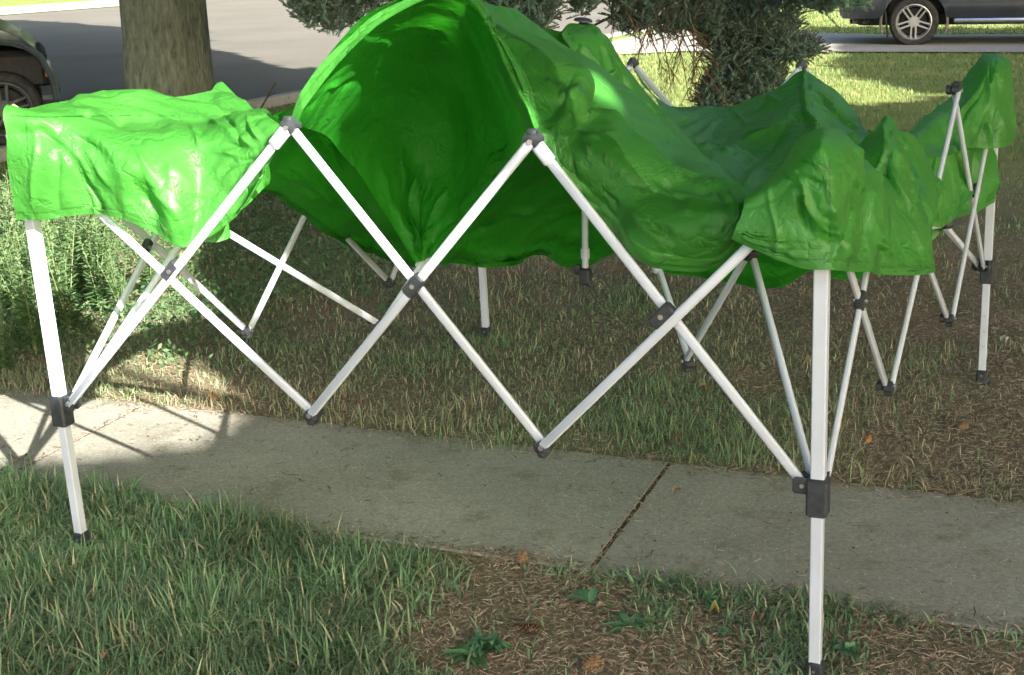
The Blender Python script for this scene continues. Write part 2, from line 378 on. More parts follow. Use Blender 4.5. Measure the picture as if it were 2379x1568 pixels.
def crumple(X,seed,k):
    r=np.random.default_rng(seed); P=X.reshape(-1,3); h=np.zeros(len(P)); a=P-P.mean(0); U=np.linalg.svd(a[::7],full_matrices=False)[2]
    m=(.55+.6*vnoise(X,2.6,seed+3)).clip(.08,1.3).ravel()
    for lam,sl in ((.55,.060),(.33,.075),(.19,.080),(.11,.055),(.065,.028)):
        an=r.uniform(0,math.pi); d=U[0]*math.cos(an)+U[1]*math.sin(an)
        w=vnoise(X,1/lam,seed+int(lam*100)).ravel()
        h+=lam*sl*tri(P@d/lam+r.uniform()+.16*w+2.2*h/lam)*(m if lam<.3 else 1)
    return X+gridnormal(X)*(h*k).reshape(X.shape[:2])[...,None]
def patch(name,rows,cs=(),exu=.05,exv=.03,res=.0082,anchor=.006,edge=.25,it=55,hem=None,bend=.05,amp=.004,crum=1.,mt='fabric',seams=()):
    PATCH_N[0]+=1
    A=np.array([[atY(*c) for c in r] for r in rows])
    lu=np.linalg.norm(np.diff(A,axis=1),axis=2).sum(1).max(); lv=np.linalg.norm(np.diff(A,axis=0),axis=2).sum(0).max()
    nr_=max(12,int(lv/res)); nc=max(12,int(lu/res))
    X=cr(A,nr_); X=cr(X.transpose(1,0,2),nc).transpose(1,0,2)
    X=relax(X,exu*.28,exv*.28,anchor,edge,it,PATCH_N[0]*13,bend,amp*.4)
    X=crumple(X,PATCH_N[0]*17,crum); X=crease(X,cs)
    R,C,_=X.shape
    hv=np.full((R,C),1.)
    if hem:
        if 'b' in hem: hv=np.minimum(hv,np.cumsum(np.concatenate([np.zeros((1,C)),np.linalg.norm(np.diff(X[::-1],axis=0),axis=2)]),axis=0)[::-1])
        if 't' in hem: hv=np.minimum(hv,np.cumsum(np.concatenate([np.zeros((1,C)),np.linalg.norm(np.diff(X,axis=0),axis=2)]),axis=0))
    ii=np.arange(R*C).reshape(R,C); F=np.stack([ii[:-1,:-1],ii[:-1,1:],ii[1:,1:],ii[1:,:-1]],axis=-1).reshape(-1,4)
    V=X.reshape(-1,3); hvf=hv.ravel()
    v_=X-CAM; zz=v_@FW; px=W/2+FOC*(v_@RT)/zz; py=H/2-FOC*(v_@UP)/zz; sd=np.full((R,C),1.)
    for (x0,y0,x1,y1) in seams:
        L2=(x1-x0)**2+(y1-y0)**2; t=(((px-x0)*(x1-x0)+(py-y0)*(y1-y0))/L2).clip(0,1); sd=np.minimum(sd,np.hypot(px-x0-t*(x1-x0),py-y0-t*(y1-y0))*zz/FOC)
    sdf=sd.ravel()
    if hem:
        nn=gridnormal(X); k_=max(2,int((hv<.024).sum(0).max()))
        for sg in (1,-1):
            for rows_ in ([slice(R-k_,R)] if 'b' in hem else [])+([slice(0,k_)] if 't' in hem else []):
                Q=(X+nn*sg*.0022)[rows_]; hh=hv[rows_].ravel(); b0=len(V); V=np.vstack([V,Q.reshape(-1,3)]); hvf=np.concatenate([hvf,hh]); sdf=np.concatenate([sdf,np.full(len(hh),1.)])
                jj=np.arange(Q.shape[0]*C).reshape(Q.shape[0],C)+b0; F=np.vstack([F,np.stack([jj[:-1,:-1],jj[:-1,1:],jj[1:,1:],jj[1:,:-1]],axis=-1).reshape(-1,4)])
    o=meshobj(name,V-TO,F,M[mt],cover_root,attrs={'hem':hvf,'seam':sdf})
    return o
cover_root=empty('canopy_cover',(0,0,0),tent)
# left front corner (sunlit)
patch('corner_hood',[
 [(17,262,3.66),(80,256,3.70),(170,232,3.82),(280,214,3.95),(380,222,4.05),(470,240,4.0),(570,262,3.75),(625,275,3.5),(668,291,3.34)],
 [(17,268,3.56),(88,272,3.54),(190,262,3.62),(290,262,3.75),(385,262,3.8),(470,268,3.75),(560,276,3.58),(620,286,3.43),(664,298,3.33)],
 [(24,310,3.540),(95,312,3.520),(205,310,3.495),(300,318,3.515),(395,320,3.555),(478,315,3.560),(560,312,3.490),(615,312,3.390),(655,312,3.320)],
 [(29,370,3.550),(108,370,3.485),(205,375,3.465),(302,390,3.425),(392,400,3.445),(470,395,3.480),(545,372,3.430),(600,355,3.380),(640,335,3.325)],
 [(36,430,3.560),(118,436,3.495),(208,446,3.485),(300,462,3.445),(388,485,3.415),(458,490,3.450),(527,455,3.410),(583,410,3.370),(622,366,3.330)],
 [(45,507,3.570),(128,506,3.535),(212,503,3.495),(296,513,3.455),(375,552,3.425),(440,571,3.440),(500,538,3.410),(560,460,3.370),(607,392,3.340)]],
 cs=[(88,272,292,505,16,.022),(100,300,262,498,14,-.022),(150,285,405,530,22,-.02),(120,280,350,520,14,.018),(240,272,470,520,20,.018),(175,258,310,288,12,-.03),(120,250,300,268,10,.02),(470,268,596,345,14,.02),(430,300,590,352,12,-.02),(440,345,596,362,9,.018),(505,400,604,362,10,-.018),(575,268,602,330,8,.018),(520,262,560,330,10,-.015),(440,290,470,340,12,.015),(540,440,600,375,10,.02),(70,300,90,500,12,.012),(120,330,150,500,14,-.012),(200,420,230,505,12,.012),(350,420,440,560,22,.014),(300,250,420,300,16,.015)],seams=[(60,268,72,505),(20,268,90,272),(90,272,300,268),(300,268,480,270)],exu=.03,exv=.015,hem='b',amp=.004)
patch('valance',[
 [(440,500,3.6),(480,480,3.62),(520,455,3.64),(560,425,3.64),(590,400,3.62),(612,380,3.6)],
 [(455,535,3.58),(492,520,3.6),(528,490,3.62),(566,455,3.62),(596,425,3.6),(615,402,3.58)],
 [(470,570,3.56),(500,566,3.58),(525,530,3.62),(572,482,3.6),(602,448,3.6),(612,425,3.58)]],exu=.12,exv=.05,hem='b')
# left side valance (edge-on), inner left panels
patch('valance',[
 [(17,262,3.66),(150,236,4.0),(300,222,4.2),(420,224,4.3),(512,207,4.36)],
 [(60,400,3.7),(170,390,4.0),(300,380,4.2),(420,370,4.3),(505,340,4.36)],
 [(50,504,3.66),(180,480,4.0),(300,470,4.2),(420,455,4.3),(500,430,4.36)]],exu=.05,exv=.03,hem='b')
patch('roof_panel',[
 [(462,240,4.05),(490,216,4.22),(512,203,4.3),(535,212,4.25),(565,230,4.2),(605,252,4.05),(640,272,3.85),(668,290,3.42)],
 [(455,280,3.95),(488,262,4.0),(514,250,4.0),(540,258,4.0),(570,270,3.95),(608,285,3.85),(640,296,3.7),(660,305,3.42)],
 [(450,330,3.9),(485,320,3.9),(512,315,3.9),(540,320,3.9),(572,325,3.85),(604,325,3.75),(632,322,3.6),(650,322,3.45)]],exu=.09,exv=.03)
patch('roof_panel',[
 [(640,272,3.90),(690,262,4.00),(740,255,4.10),(800,260,4.25),(860,310,4.40),(920,380,4.50),(990,460,4.60)],
 [(628,335,4.15),(680,335,4.25),(735,332,4.35),(795,355,4.50),(850,400,4.60),(920,470,4.65),(990,520,4.70)],
 [(615,392,4.30),(665,402,4.35),(725,420,4.40),(790,455,4.55),(850,488,4.70),(920,535,4.75),(985,565,5.00)],
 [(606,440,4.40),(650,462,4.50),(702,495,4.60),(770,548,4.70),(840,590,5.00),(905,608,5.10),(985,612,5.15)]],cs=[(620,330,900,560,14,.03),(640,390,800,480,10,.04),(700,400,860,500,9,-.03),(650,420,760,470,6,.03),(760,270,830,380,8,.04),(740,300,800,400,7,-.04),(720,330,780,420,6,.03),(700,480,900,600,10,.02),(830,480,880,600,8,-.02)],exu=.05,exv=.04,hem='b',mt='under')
# big arched billow seen from inside
patch('roof_panel',[
 [(674,292,3.32),(700,228,3.36),(745,148,3.42),(800,82,3.48),(850,37,3.52),(925,6,3.56),(1005,-10,3.6),(1085,0,3.56),(1128,36,3.5),(1168,112,3.42),(1210,205,3.28),(1247,300,3.12)],
 [(690,292,3.42),(722,243,3.5),(768,178,3.58),(820,120,3.64),(870,75,3.69),(938,42,3.73),(1005,28,3.76),(1070,36,3.74),(1112,70,3.68),(1152,140,3.58),(1196,225,3.46),(1238,312,3.25)],
 [(722,300,3.66),(760,262,3.75),(805,215,3.85),(850,180,3.92),(900,155,3.97),(955,140,4.0),(1005,135,4.02),(1058,142,4.0),(1100,170,3.94),(1140,225,3.85),(1180,285,3.72),(1228,338,3.5)],
 [(770,325,3.905),(803,305,3.985),(842,290,4.065),(880,278,4.125),(922,270,4.165),(964,266,4.170),(1005,265,4.170),(1045,270,4.160),(1082,288,4.110),(1115,315,4.020),(1150,345,3.910),(1190,372,3.750)],
 [(822,395,4.040),(846,388,4.100),(875,384,4.160),(905,380,4.200),(935,378,4.230),(966,378,4.200),(998,378,4.200),(1030,382,4.180),(1060,390,4.140),(1088,400,4.080),(1115,412,3.980),(1142,430,3.870)],
 [(878,478,4.070),(893,476,4.110),(912,474,4.150),(932,473,4.180),(952,473,4.190),(972,474,4.150),(994,475,4.150),(1015,478,4.130),(1034,482,4.100),(1052,488,4.060),(1070,495,4.000),(1088,505,3.950)],
 [(930,553,4.060),(937,552,4.080),(946,551,4.090),(955,551,4.100),(964,552,4.070),(974,553,4.070),(984,554,4.070),(994,555,4.060),(1004,557,4.050),(1014,560,4.040),(1024,563,4.020),(1034,568,4.000)],
 [(966,602,4.040),(968,604,4.040),(970,605,4.040),(972,606,4.040),(974,606,4.040),(976,606,4.040),(978,606,4.040),(980,606,4.040),(983,606,4.040),(985,605,4.040),(988,605,4.040),(992,604,4.040)]],
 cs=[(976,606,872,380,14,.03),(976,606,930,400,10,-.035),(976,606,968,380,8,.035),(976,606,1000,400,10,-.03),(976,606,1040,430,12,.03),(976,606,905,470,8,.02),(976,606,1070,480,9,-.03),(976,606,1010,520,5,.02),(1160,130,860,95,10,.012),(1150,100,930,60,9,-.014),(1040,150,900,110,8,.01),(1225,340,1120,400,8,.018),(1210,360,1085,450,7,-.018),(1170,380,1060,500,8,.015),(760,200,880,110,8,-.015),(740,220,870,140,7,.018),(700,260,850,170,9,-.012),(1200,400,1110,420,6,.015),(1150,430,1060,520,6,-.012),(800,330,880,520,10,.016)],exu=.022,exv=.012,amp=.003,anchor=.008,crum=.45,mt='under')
# hem lip along the arch
patch('valance',[
 [(672,290,3.32),(697,225,3.35),(742,145,3.4),(797,78,3.46),(848,32,3.5),(925,2,3.54),(1005,-14,3.58),(1088,-4,3.54),(1132,33,3.48),(1172,110,3.4),(1214,204,3.26),(1250,300,3.10)],
 [(684,296,3.3),(712,238,3.32),(757,160,3.36),(808,98,3.42),(856,54,3.46),(928,22,3.5),(1005,4,3.53),(1082,14,3.5),(1120,52,3.44),(1159,124,3.36),(1202,216,3.23),(1240,308,3.08)]],exu=.03,exv=.05,hem='b',res=.009)
# dark panels behind, right of the billow
patch('roof_panel',[
 [(1232,268,3.6),(1250,290,3.7),(1280,320,3.85),(1330,370,4.1),(1380,420,4.3),(1430,470,4.5),(1500,520,4.7)],
 [(1138,368,3.9),(1165,400,4.0),(1210,430,4.2),(1270,460,4.4),(1340,490,4.6),(1400,520,4.7),(1470,545,4.8)],
 [(1085,441,4.0),(1110,470,4.15),(1160,500,4.3),(1225,520,4.5),(1295,545,4.65),(1370,560,4.75),(1440,565,4.8)],
 [(1036,531,4.08),(1065,550,4.2),(1120,565,4.4),(1190,575,4.55),(1265,570,4.7),(1335,590,4.8),(1408,585,4.85)],
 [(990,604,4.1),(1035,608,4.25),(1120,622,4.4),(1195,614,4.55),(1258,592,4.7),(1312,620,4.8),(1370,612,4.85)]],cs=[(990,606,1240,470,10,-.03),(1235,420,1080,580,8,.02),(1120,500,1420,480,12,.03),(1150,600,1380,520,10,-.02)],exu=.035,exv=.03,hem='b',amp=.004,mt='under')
# hub ridge
patch('roof_panel',[
 [(1300,84,4.0),(1325,62,4.15),(1356,53,4.25),(1376,55,4.3),(1392,66,4.38)],
 [(1318,112,3.95),(1352,104,4.0),(1385,98,4.1),(1405,96,4.2),(1420,116,4.42)],
 [(1372,172,3.95),(1402,172,4.0),(1430,162,4.1),(1446,158,4.2),(1463,176,4.5)],
 [(1430,240,3.9),(1460,240,4.0),(1487,232,4.1),(1504,224,4.25),(1524,246,4.55)],
 [(1500,310,3.85),(1525,310,3.95),(1552,300,4.05),(1572,294,4.15),(1594,312,4.4)],
 [(1580,380,3.8),(1605,380,3.85),(1630,372,3.95),(1647,368,4.05),(1664,385,4.15)],
 [(1650,440,3.7),(1670,440,3.72),(1690,435,3.78),(1702,432,3.82),(1716,442,3.9)]],cs=[(1376,60,1440,240,8,.03),(1340,95,1352,165,7,-.03),(1330,80,1400,170,7,.02),(1395,100,1500,260,6,-.025),(1400,180,1430,170,6,.02),(1450,190,1640,380,6,.02)],exu=.05,exv=.02,amp=.005)
patch('roof_panel',[   # far side of the ridge, falls away to the left behind the billow
 [(1392,66,4.38),(1356,52,4.25),(1325,62,4.15),(1300,84,4.1),(1230,60,4.3)],
 [(1400,130,4.8),(1350,130,4.8),(1300,130,4.8),(1250,120,4.8),(1180,110,4.9)],
 [(1400,230,5.2),(1340,230,5.25),(1280,220,5.3),(1200,210,5.4),(1110,190,5.55)]],exu=.05,exv=.03)
# back roof
patch('roof_panel',[
 [(1470,160,5.45),(1515,215,5.42),(1562,243,5.38),(1640,248,5.32),(1715,244,5.28),(1788,207,5.2),(1862,160,5.14),(1925,203,5.05),(1975,252,4.95),(2018,300,4.8)],
 [(1500,200,5.2),(1545,245,5.1),(1590,278,5.0),(1655,292,4.95),(1725,285,4.95),(1798,248,4.95),(1868,205,4.95),(1930,250,4.8),(1985,300,4.65),(2040,340,4.4)],
 [(1530,250,4.9),(1570,290,4.75),(1618,320,4.65),(1675,335,4.6),(1740,325,4.6),(1808,295,4.6),(1880,262,4.65),(1940,305,4.5),(1995,345,4.3),(2055,385,4.1)],
 [(1560,310,4.6),(1600,345,4.4),(1640,368,4.25),(1695,378,4.2),(1755,370,4.2),(1820,345,4.2),(1890,325,4.2),(1950,360,4.1),(2005,390,3.95),(2060,420,3.8)],
 [(1600,360,4.3),(1635,385,4.1),(1672,402,3.95),(1720,415,3.9),(1775,420,3.85),(1835,405,3.8),(1895,390,3.8),(1950,410,3.8),(2005,430,3.75),(2060,450,3.7)],
 [(1640,400,4.15),(1670,425,3.95),(1705,445,3.8),(1740,470,3.7),(1785,480,3.65),(1840,470,3.6),(1895,455,3.6),(1950,465,3.6),(2005,475,3.6),(2060,485,3.6)]],cs=[(1862,160,1895,330,8,.05),(1885,210,1660,385,22,.035),(1895,260,1680,420,18,-.03),(1900,310,1700,450,16,.03),(1905,350,1760,440,12,-.02),(1640,260,1570,300,8,-.02),(1700,262,1600,330,9,.02),(1750,290,1640,350,8,-.018),(1780,225,1812,240,7,.03),(1870,175,1760,250,10,.025),(1880,200,1990,300,8,-.03),(1900,300,2010,330,9,.03),(1700,250,1730,290,6,.015),(1620,330,1700,360,8,.015)],exu=.004,exv=.004,amp=.001,crum=.7)
# sagging underside seen below the front edge
patch('roof_panel',[
 [(1500,520,4.3),(1570,500,4.2),(1650,480,4.1),(1740,470,4.0),(1820,470,3.95),(1900,470,3.95),(1970,480,4.0),(2050,490,4.1)],
 [(1510,570,4.3),(1580,570,4.25),(1660,570,4.2),(1745,570,4.15),(1825,570,4.1),(1900,565,4.1),(1970,565,4.15),(2040,570,4.2)],
 [(1528,628,4.3),(1590,640,4.3),(1675,653,4.3),(1768,673,4.28),(1835,658,4.25),(1890,638,4.22),(1945,652,4.22),(2010,655,4.25)]],exu=.03,exv=.03,hem='b',mt='under')
# front right: roof and valance
patch('roof_panel',[
 [(1088,-4,3.62),(1160,14,3.75),(1230,49,3.85),(1300,89,3.9),(1375,132,3.9),(1440,186,3.9),(1500,240,3.85),(1555,298,3.8),(1610,345,3.75),(1660,387,3.7),(1700,420,3.5),(1735,455,3.2)],
 [(1120,30,3.55),(1180,66,3.6),(1240,106,3.65),(1300,146,3.68),(1368,190,3.68),(1425,238,3.67),(1480,288,3.65),(1532,332,3.6),(1586,370,3.55),(1640,402,3.45),(1690,430,3.28),(1735,460,3.12)],
 [(1160,100,3.48),(1205,135,3.52),(1255,178,3.56),(1305,220,3.58),(1360,260,3.58),(1415,298,3.57),(1468,335,3.54),(1520,365,3.5),(1573,395,3.44),(1630,418,3.34),(1683,442,3.2),(1733,470,3.08)],
 [(1200,190,3.38),(1235,220,3.45),(1275,255,3.5),(1315,288,3.52),(1362,318,3.52),(1415,345,3.5),(1466,372,3.47),(1515,398,3.43),(1570,420,3.37),(1625,440,3.28),(1680,458,3.16),(1730,480,3.05)]],cs=[(1450,250,1640,380,14,.012),(1400,300,1600,380,10,-.012)],exu=.015,exv=.01,amp=.003,crum=.4)
top=[(1130,34,3.46),(1196,52,3.53),(1276,95,3.52),(1332,158,3.42),(1360,196,3.36),(1372,262,3.30),(1433,262,3.25),(1472,319,3.18),(1560,376,3.10),(1640,389,3.05),(1706,409,3.01),(1735,440,2.98)]
bot=[(1133,48,3.44),(1170,113,3.38),(1210,205,3.26),(1246,298,3.13),(1268,337,3.12),(1290,398,3.11),(1352,462,3.09),(1412,527,3.05),(1478,590,2.98),(1560,617,2.96),(1648,618,2.94),(1712,556,2.91)]
rows=[]
for k,t in enumerate((0,.3,.6,.85,1)):
    rows.append([(a[0]+(b[0]-a[0])*t,a[1]+(b[1]-a[1])*t,a[2]+(b[2]-a[2])*t-.07*math.sin(math.pi*t)*(1 if 3<i<11 else .4)) for i,(a,b) in enumerate(zip(top,bot))])
patch('valance',rows,cs=[(1295,272,1440,262,9,.03),(1290,303,1410,298,6,-.025),(1300,320,1400,318,6,.022),(1355,325,1372,368,5,.03),(1380,340,1450,405,6,.028),(1320,350,1345,420,7,-.02),(1410,395,1560,452,8,.022),(1450,420,1600,470,7,-.022),(1510,432,1660,448,9,-.03),(1500,410,1680,425,7,.025),(1480,485,1565,565,9,-.03),(1440,470,1540,560,8,.025),(1300,380,1350,460,7,.022),(1350,455,1500,575,7,.02),(1400,440,1440,480,6,-.02),(1600,520,1700,560,7,.022),(1560,490,1690,500,8,.018),(1620,590,1700,520,6,-.02),(1500,590,1640,600,6,.015),(1337,170,1290,260,8,-.02),(1350,200,1300,230,8,.025),(1240,110,1290,220,10,.015),(1560,380,1600,430,6,.02),(1640,400,1690,480,7,-.022),(1690,440,1720,520,6,.025)],exu=.045,exv=.035,hem='bt',amp=.006,anchor=.005)
# front right corner hood
patch('corner_hood',[
 [(1740,462,3.020),(1778,440,3.120),(1825,395,3.120),(1862,342,3.070),(1905,308,2.920),(1948,322,3.020),(1992,360,3.170),(2045,398,3.370),(2098,440,3.520),(2132,480,3.620)],
 [(1737,470,2.850),(1783,432,2.840),(1826,402,2.810),(1866,352,2.790),(1908,316,2.750),(1950,334,2.820),(1997,374,3.020),(2050,414,3.190),(2103,458,3.370),(2138,498,3.490)],
 [(1729,492,2.820),(1776,475,2.800),(1826,448,2.770),(1868,400,2.720),(1915,380,2.700),(1955,394,2.760),(2006,426,2.950),(2058,460,3.110),(2110,500,3.270),(2147,525,3.390)],
 [(1717,520,2.820),(1770,528,2.790),(1825,515,2.760),(1872,490,2.745),(1925,478,2.710),(1965,490,2.820),(2014,515,2.950),(2064,540,3.090),(2114,568,3.250),(2156,580,3.370)],
 [(1711,533,2.820),(1767,552,2.790),(1825,558,2.760),(1875,555,2.740),(1928,552,2.745),(1968,562,2.820),(2018,575,2.950),(2065,590,3.080),(2115,605,3.240),(2160,608,3.370)],
 [(1706,547,2.830),(1765,578,2.800),(1825,603,2.770),(1876,621,2.745),(1931,627,2.730),(1970,631,2.820),(2020,631,2.950),(2066,637,3.070),(2116,639,3.240),(2163,632,3.370)]],
 cs=[(1927,375,1927,620,6,.022),(1910,350,1930,470,6,-.012),(1835,385,1912,520,9,.03),(1822,402,1890,540,9,-.028),(1850,400,1925,440,8,-.02),(1860,360,1922,395,7,.018),(1795,430,1800,610,12,.010),(1900,480,1940,490,4,.018),(1905,505,1945,512,4,-.016),(1905,530,1940,540,4,.015),(1908,560,1942,566,4,-.014),(1908,590,1940,596,4,.013),(2000,395,2075,620,9,.028),(1985,450,1950,610,8,-.02),(2010,470,2000,620,8,-.02),(2045,405,2140,520,9,.03),(1960,380,2010,460,8,-.022),(1975,330,2060,430,8,.02),(2030,560,2070,600,8,.02),(2085,570,2140,610,8,.022),(2060,600,2110,565,7,-.02),(1955,540,1985,600,7,.015),(1740,540,1880,610,8,.008),(2120,520,2150,600,7,.018)],crum=.7,seams=[(1927,372,1929,625),(1860,372,1926,392),(1926,392,1985,372),(2066,480,2068,637)],exu=.05,exv=.025,hem='b',amp=.006,anchor=.005)
patch('roof_panel',[   # folded apex of the next truss on the right side
 [(1975,352,3.85),(2015,302,3.72),(2045,272,3.6),(2068,267,3.56),(2090,290,3.6),(2118,312,3.7),(2145,380,3.85),(2184,426,3.95)],
 [(1955,392,3.55),(2005,358,3.5),(2040,330,3.46),(2068,322,3.44),(2092,342,3.48),(2120,375,3.58),(2146,415,3.7),(2176,442,3.8)],
 [(1975,425,3.4),(2015,410,3.4),(2045,405,3.38),(2072,405,3.36),(2098,425,3.4),(2122,455,3.46),(2146,480,3.55),(2163,490,3.62)],
 [(2020,480,3.3),(2045,485,3.3),(2070,492,3.3),(2092,505,3.32),(2112,525,3.37),(2132,545,3.43),(2150,560,3.5),(2164,560,3.56)],
 [(2050,560,3.25),(2070,570,3.27),(2090,585,3.3),(2106,600,3.33),(2122,612,3.38),(2138,622,3.43),(2152,628,3.48),(2165,630,3.52)]],cs=[(2066,275,2030,440,8,.035),(2070,280,2110,560,8,.03),(2062,300,2062,470,8,-.025),(2085,300,2150,470,7,-.025),(2100,330,2165,600,6,.025)],exu=.06,exv=.03,amp=.005)
# far right corner
patch('corner_hood',[
 [(2114,306,4.4),(2165,258,4.6),(2215,208,4.75),(2262,160,4.88),(2288,130,4.93),(2322,131,4.95),(2343,150,4.97),(2356,205,5.0)],
 [(2122,322,4.3),(2172,290,4.45),(2220,248,4.6),(2263,200,4.70),(2290,165,4.74),(2322,165,4.76),(2345,195,4.9),(2362,245,4.97)],
 [(2130,345,4.25),(2180,330,4.4),(2226,300,4.5),(2263,262,4.60),(2292,235,4.66),(2322,235,4.72),(2347,255,4.86),(2366,290,4.95)],
 [(2140,378,4.2),(2190,362,4.3),(2232,348,4.4),(2264,342,4.62),(2296,345,4.66),(2322,342,4.70),(2342,335,4.86),(2362,318,4.93)]],cs=[(2300,140,2180,350,9,0.0250),(2300,140,2215,345,7,-0.0200),(2305,140,2250,345,7,0.0225),(2305,140,2275,345,6,-0.0200),(2308,140,2296,345,6,0.0225),(2312,140,2318,342,6,-0.0200),(2320,140,2338,338,6,0.0200),(2328,150,2355,320,5,-0.0150)],exu=.02,exv=.02,hem='b',amp=.003,anchor=.05,edge=.8,crum=.5)
patch('valance',[
 [(2146,372,4.3),(2180,352,4.33),(2213,345,4.42),(2245,348,4.62),(2268,352,4.76)],
 [(2156,450,4.25),(2184,440,4.27),(2212,430,4.38),(2238,425,4.56),(2262,400,4.74)],
 [(2165,525,4.25),(2186,528,4.26),(2204,518,4.3),(2233,488,4.4),(2256,455,4.55)]],cs=[(2170,350,2176,525,6,0.0150),(2190,350,2194,520,6,-0.0150),(2210,345,2208,515,6,0.0150),(2235,350,2228,480,6,-0.0150)],exu=.02,exv=.02,hem='b',amp=.003,anchor=.05,edge=.8,crum=.5)
patch('valance',[
 [(2180,345,4.75),(2230,345,4.8),(2280,345,4.85),(2320,342,4.9)],
 [(2175,450,4.7),(2225,430,4.75),(2270,410,4.82),(2316,380,4.88)],
 [(2170,560,4.65),(2215,515,4.7),(2265,490,4.8),(2305,470,4.86)]],exu=.06,exv=.03,hem='b')
patch('valance',[   # back edge strip hanging behind
 [(2018,300,4.85),(2080,320,4.95),(2140,300,5.05),(2210,230,5.1),(2300,140,5.1)],
 [(2020,380,4.9),(2080,390,5.0),(2140,370,5.1),(2210,320,5.15),(2300,250,5.15)]],exu=.05,exv=.03)
# ---------------------------------------------------------------- ground
def poly_in(px,py,poly):
    poly=np.asarray(poly); x,y=np.asarray(px),np.asarray(py); ins=np.zeros(x.shape,bool); j=len(poly)-1
    for i in range(len(poly)):
        xi,yi=poly[i];xj,yj=poly[j]
        c=((yi>y)!=(yj>y))&(x<(xj-xi)*(y-yi)/(yj-yi+1e-12)+xi); ins^=c; j=i
    return ins
def fbm(x,y,seed=0):
    P=np.stack([x,y,np.zeros_like(x)],-1); return vnoise(P,1,seed)+.5*vnoise(P,2.1,seed+1)+.25*vnoise(P,4.3,seed+2)
SWd=unit([1,-.40,0])[:2]; SWn=np.array([-SWd[1],SWd[0]])*1.0      # along the walk / across (away from camera)
near0=np.array([.0,3.455]); SWW=.835
def sw_v(x,y): return (x-near0[0])*SWn[0]+(y-near0[1])*SWn[1]
def sw_u(x,y): return (x-near0[0])*SWd[0]+(y-near0[1])*SWd[1]
def swp(u,v,z=0): p=near0+SWd*u+SWn*v; return (p[0],p[1],z)
def soil():
    m,nt,b=mat('soil_and_thatch',(.1,.07,.045),.95,.1)
    tc=N(nt,'ShaderNodeTexCoord'); n=noise(nt,2.2,6,.6,vec=tc.outputs['Object']); n2=noise(nt,60,5,.7,vec=tc.outputs['Object'])
    r=ramp(nt,n.outputs[0],[(.35,(.21,.205,.125)),(.5,(.28,.235,.16)),(.65,(.32,.26,.185))]); r2=ramp(nt,n2.outputs[0],[(.3,(.35,.35,.35)),(.7,(1.25,1.2,1.1))])
    c=mix(nt,r.outputs[0],r2.outputs[0],.8,'MULTIPLY')
    # far away: mown lawn green
    sx=N(nt,'ShaderNodeSeparateXYZ'); nt.links.new(tc.outputs['Object'],sx.inputs[0]); mr=N(nt,'ShaderNodeMapRange'); mr.inputs['From Min'].default_value=7; mr.inputs['From Max'].default_value=12; nt.links.new(sx.outputs[1],mr.inputs['Value'])
    n3=noise(nt,1.1,5,.6,vec=tc.outputs['Object']); r3=ramp(nt,n3.outputs[0],[(.35,(.15,.22,.07)),(.6,(.24,.28,.09)),(.72,(.32,.3,.13))]); c3=mix(nt,r3.outputs[0],r2.outputs[0],.5,'MULTIPLY')
    nt.links.new(mix(nt,c,c3,mr.outputs[0]),b.inputs['Base Color']); bump(nt,b,n2.outputs[0],.8,.02)
    return m
g=200.
meshobj('ground',[(-g,-g,0),(g,-g,0),(g,g,0),(-g,g,0)],[(0,1,2,3)],soil(),smooth=False); tag(bpy.data.objects['ground'],'brown soil and thatch under the grass',None,kind='structure')
def concrete(name,c1,c2,scale=1.):
    m,nt,b=mat(name,c1,.85,.25)
    tc=N(nt,'ShaderNodeTexCoord'); n=noise(nt,1.8*scale,6,.6,vec=tc.outputs['Object']); n2=noise(nt,90*scale,4,.7,vec=tc.outputs['Object'])
    r=ramp(nt,n.outputs[0],[(.3,c1),(.7,c2)]); r2=ramp(nt,n2.outputs[0],[(.3,(.58,.58,.57)),(.7,(1.25,1.25,1.22))]); c=mix(nt,r.outputs[0],r2.outputs[0],.75,'MULTIPLY')
    vo=N(nt,'ShaderNodeTexVoronoi'); vo.inputs['Scale'].default_value=75*scale; nt.links.new(tc.outputs['Object'],vo.inputs['Vector'])
    gt=N(nt,'ShaderNodeMath',operation='LESS_THAN'); gt.inputs[1].default_value=.17; nt.links.new(vo.outputs[0],gt.inputs[0])
    rv=ramp(nt,vo.outputs['Color'],[(.5,(.16,.16,.14)),(.8,(.62,.6,.55))]); c=mix(nt,c,rv.outputs[0],gt.outputs[0])
    n4=noise(nt,6*scale,5,.7,vec=tc.outputs['Object']); r4=ramp(nt,n4.outputs[0],[(.55,(1,1,1)),(.72,(.66,.62,.54))]); c=mix(nt,c,r4.outputs[0],1,'MULTIPLY')
    nt.links.new(c,b.inputs['Base Color']); b1=bump(nt,b,n2.outputs[0],.35,.004); bump(nt,b,n.outputs[0],.3,.02,b1)
    return m
MC=concrete('sidewalk_concrete',(.25,.238,.20),(.345,.33,.285))
ju=sw_u(*gnd(1455,1215)[:2])
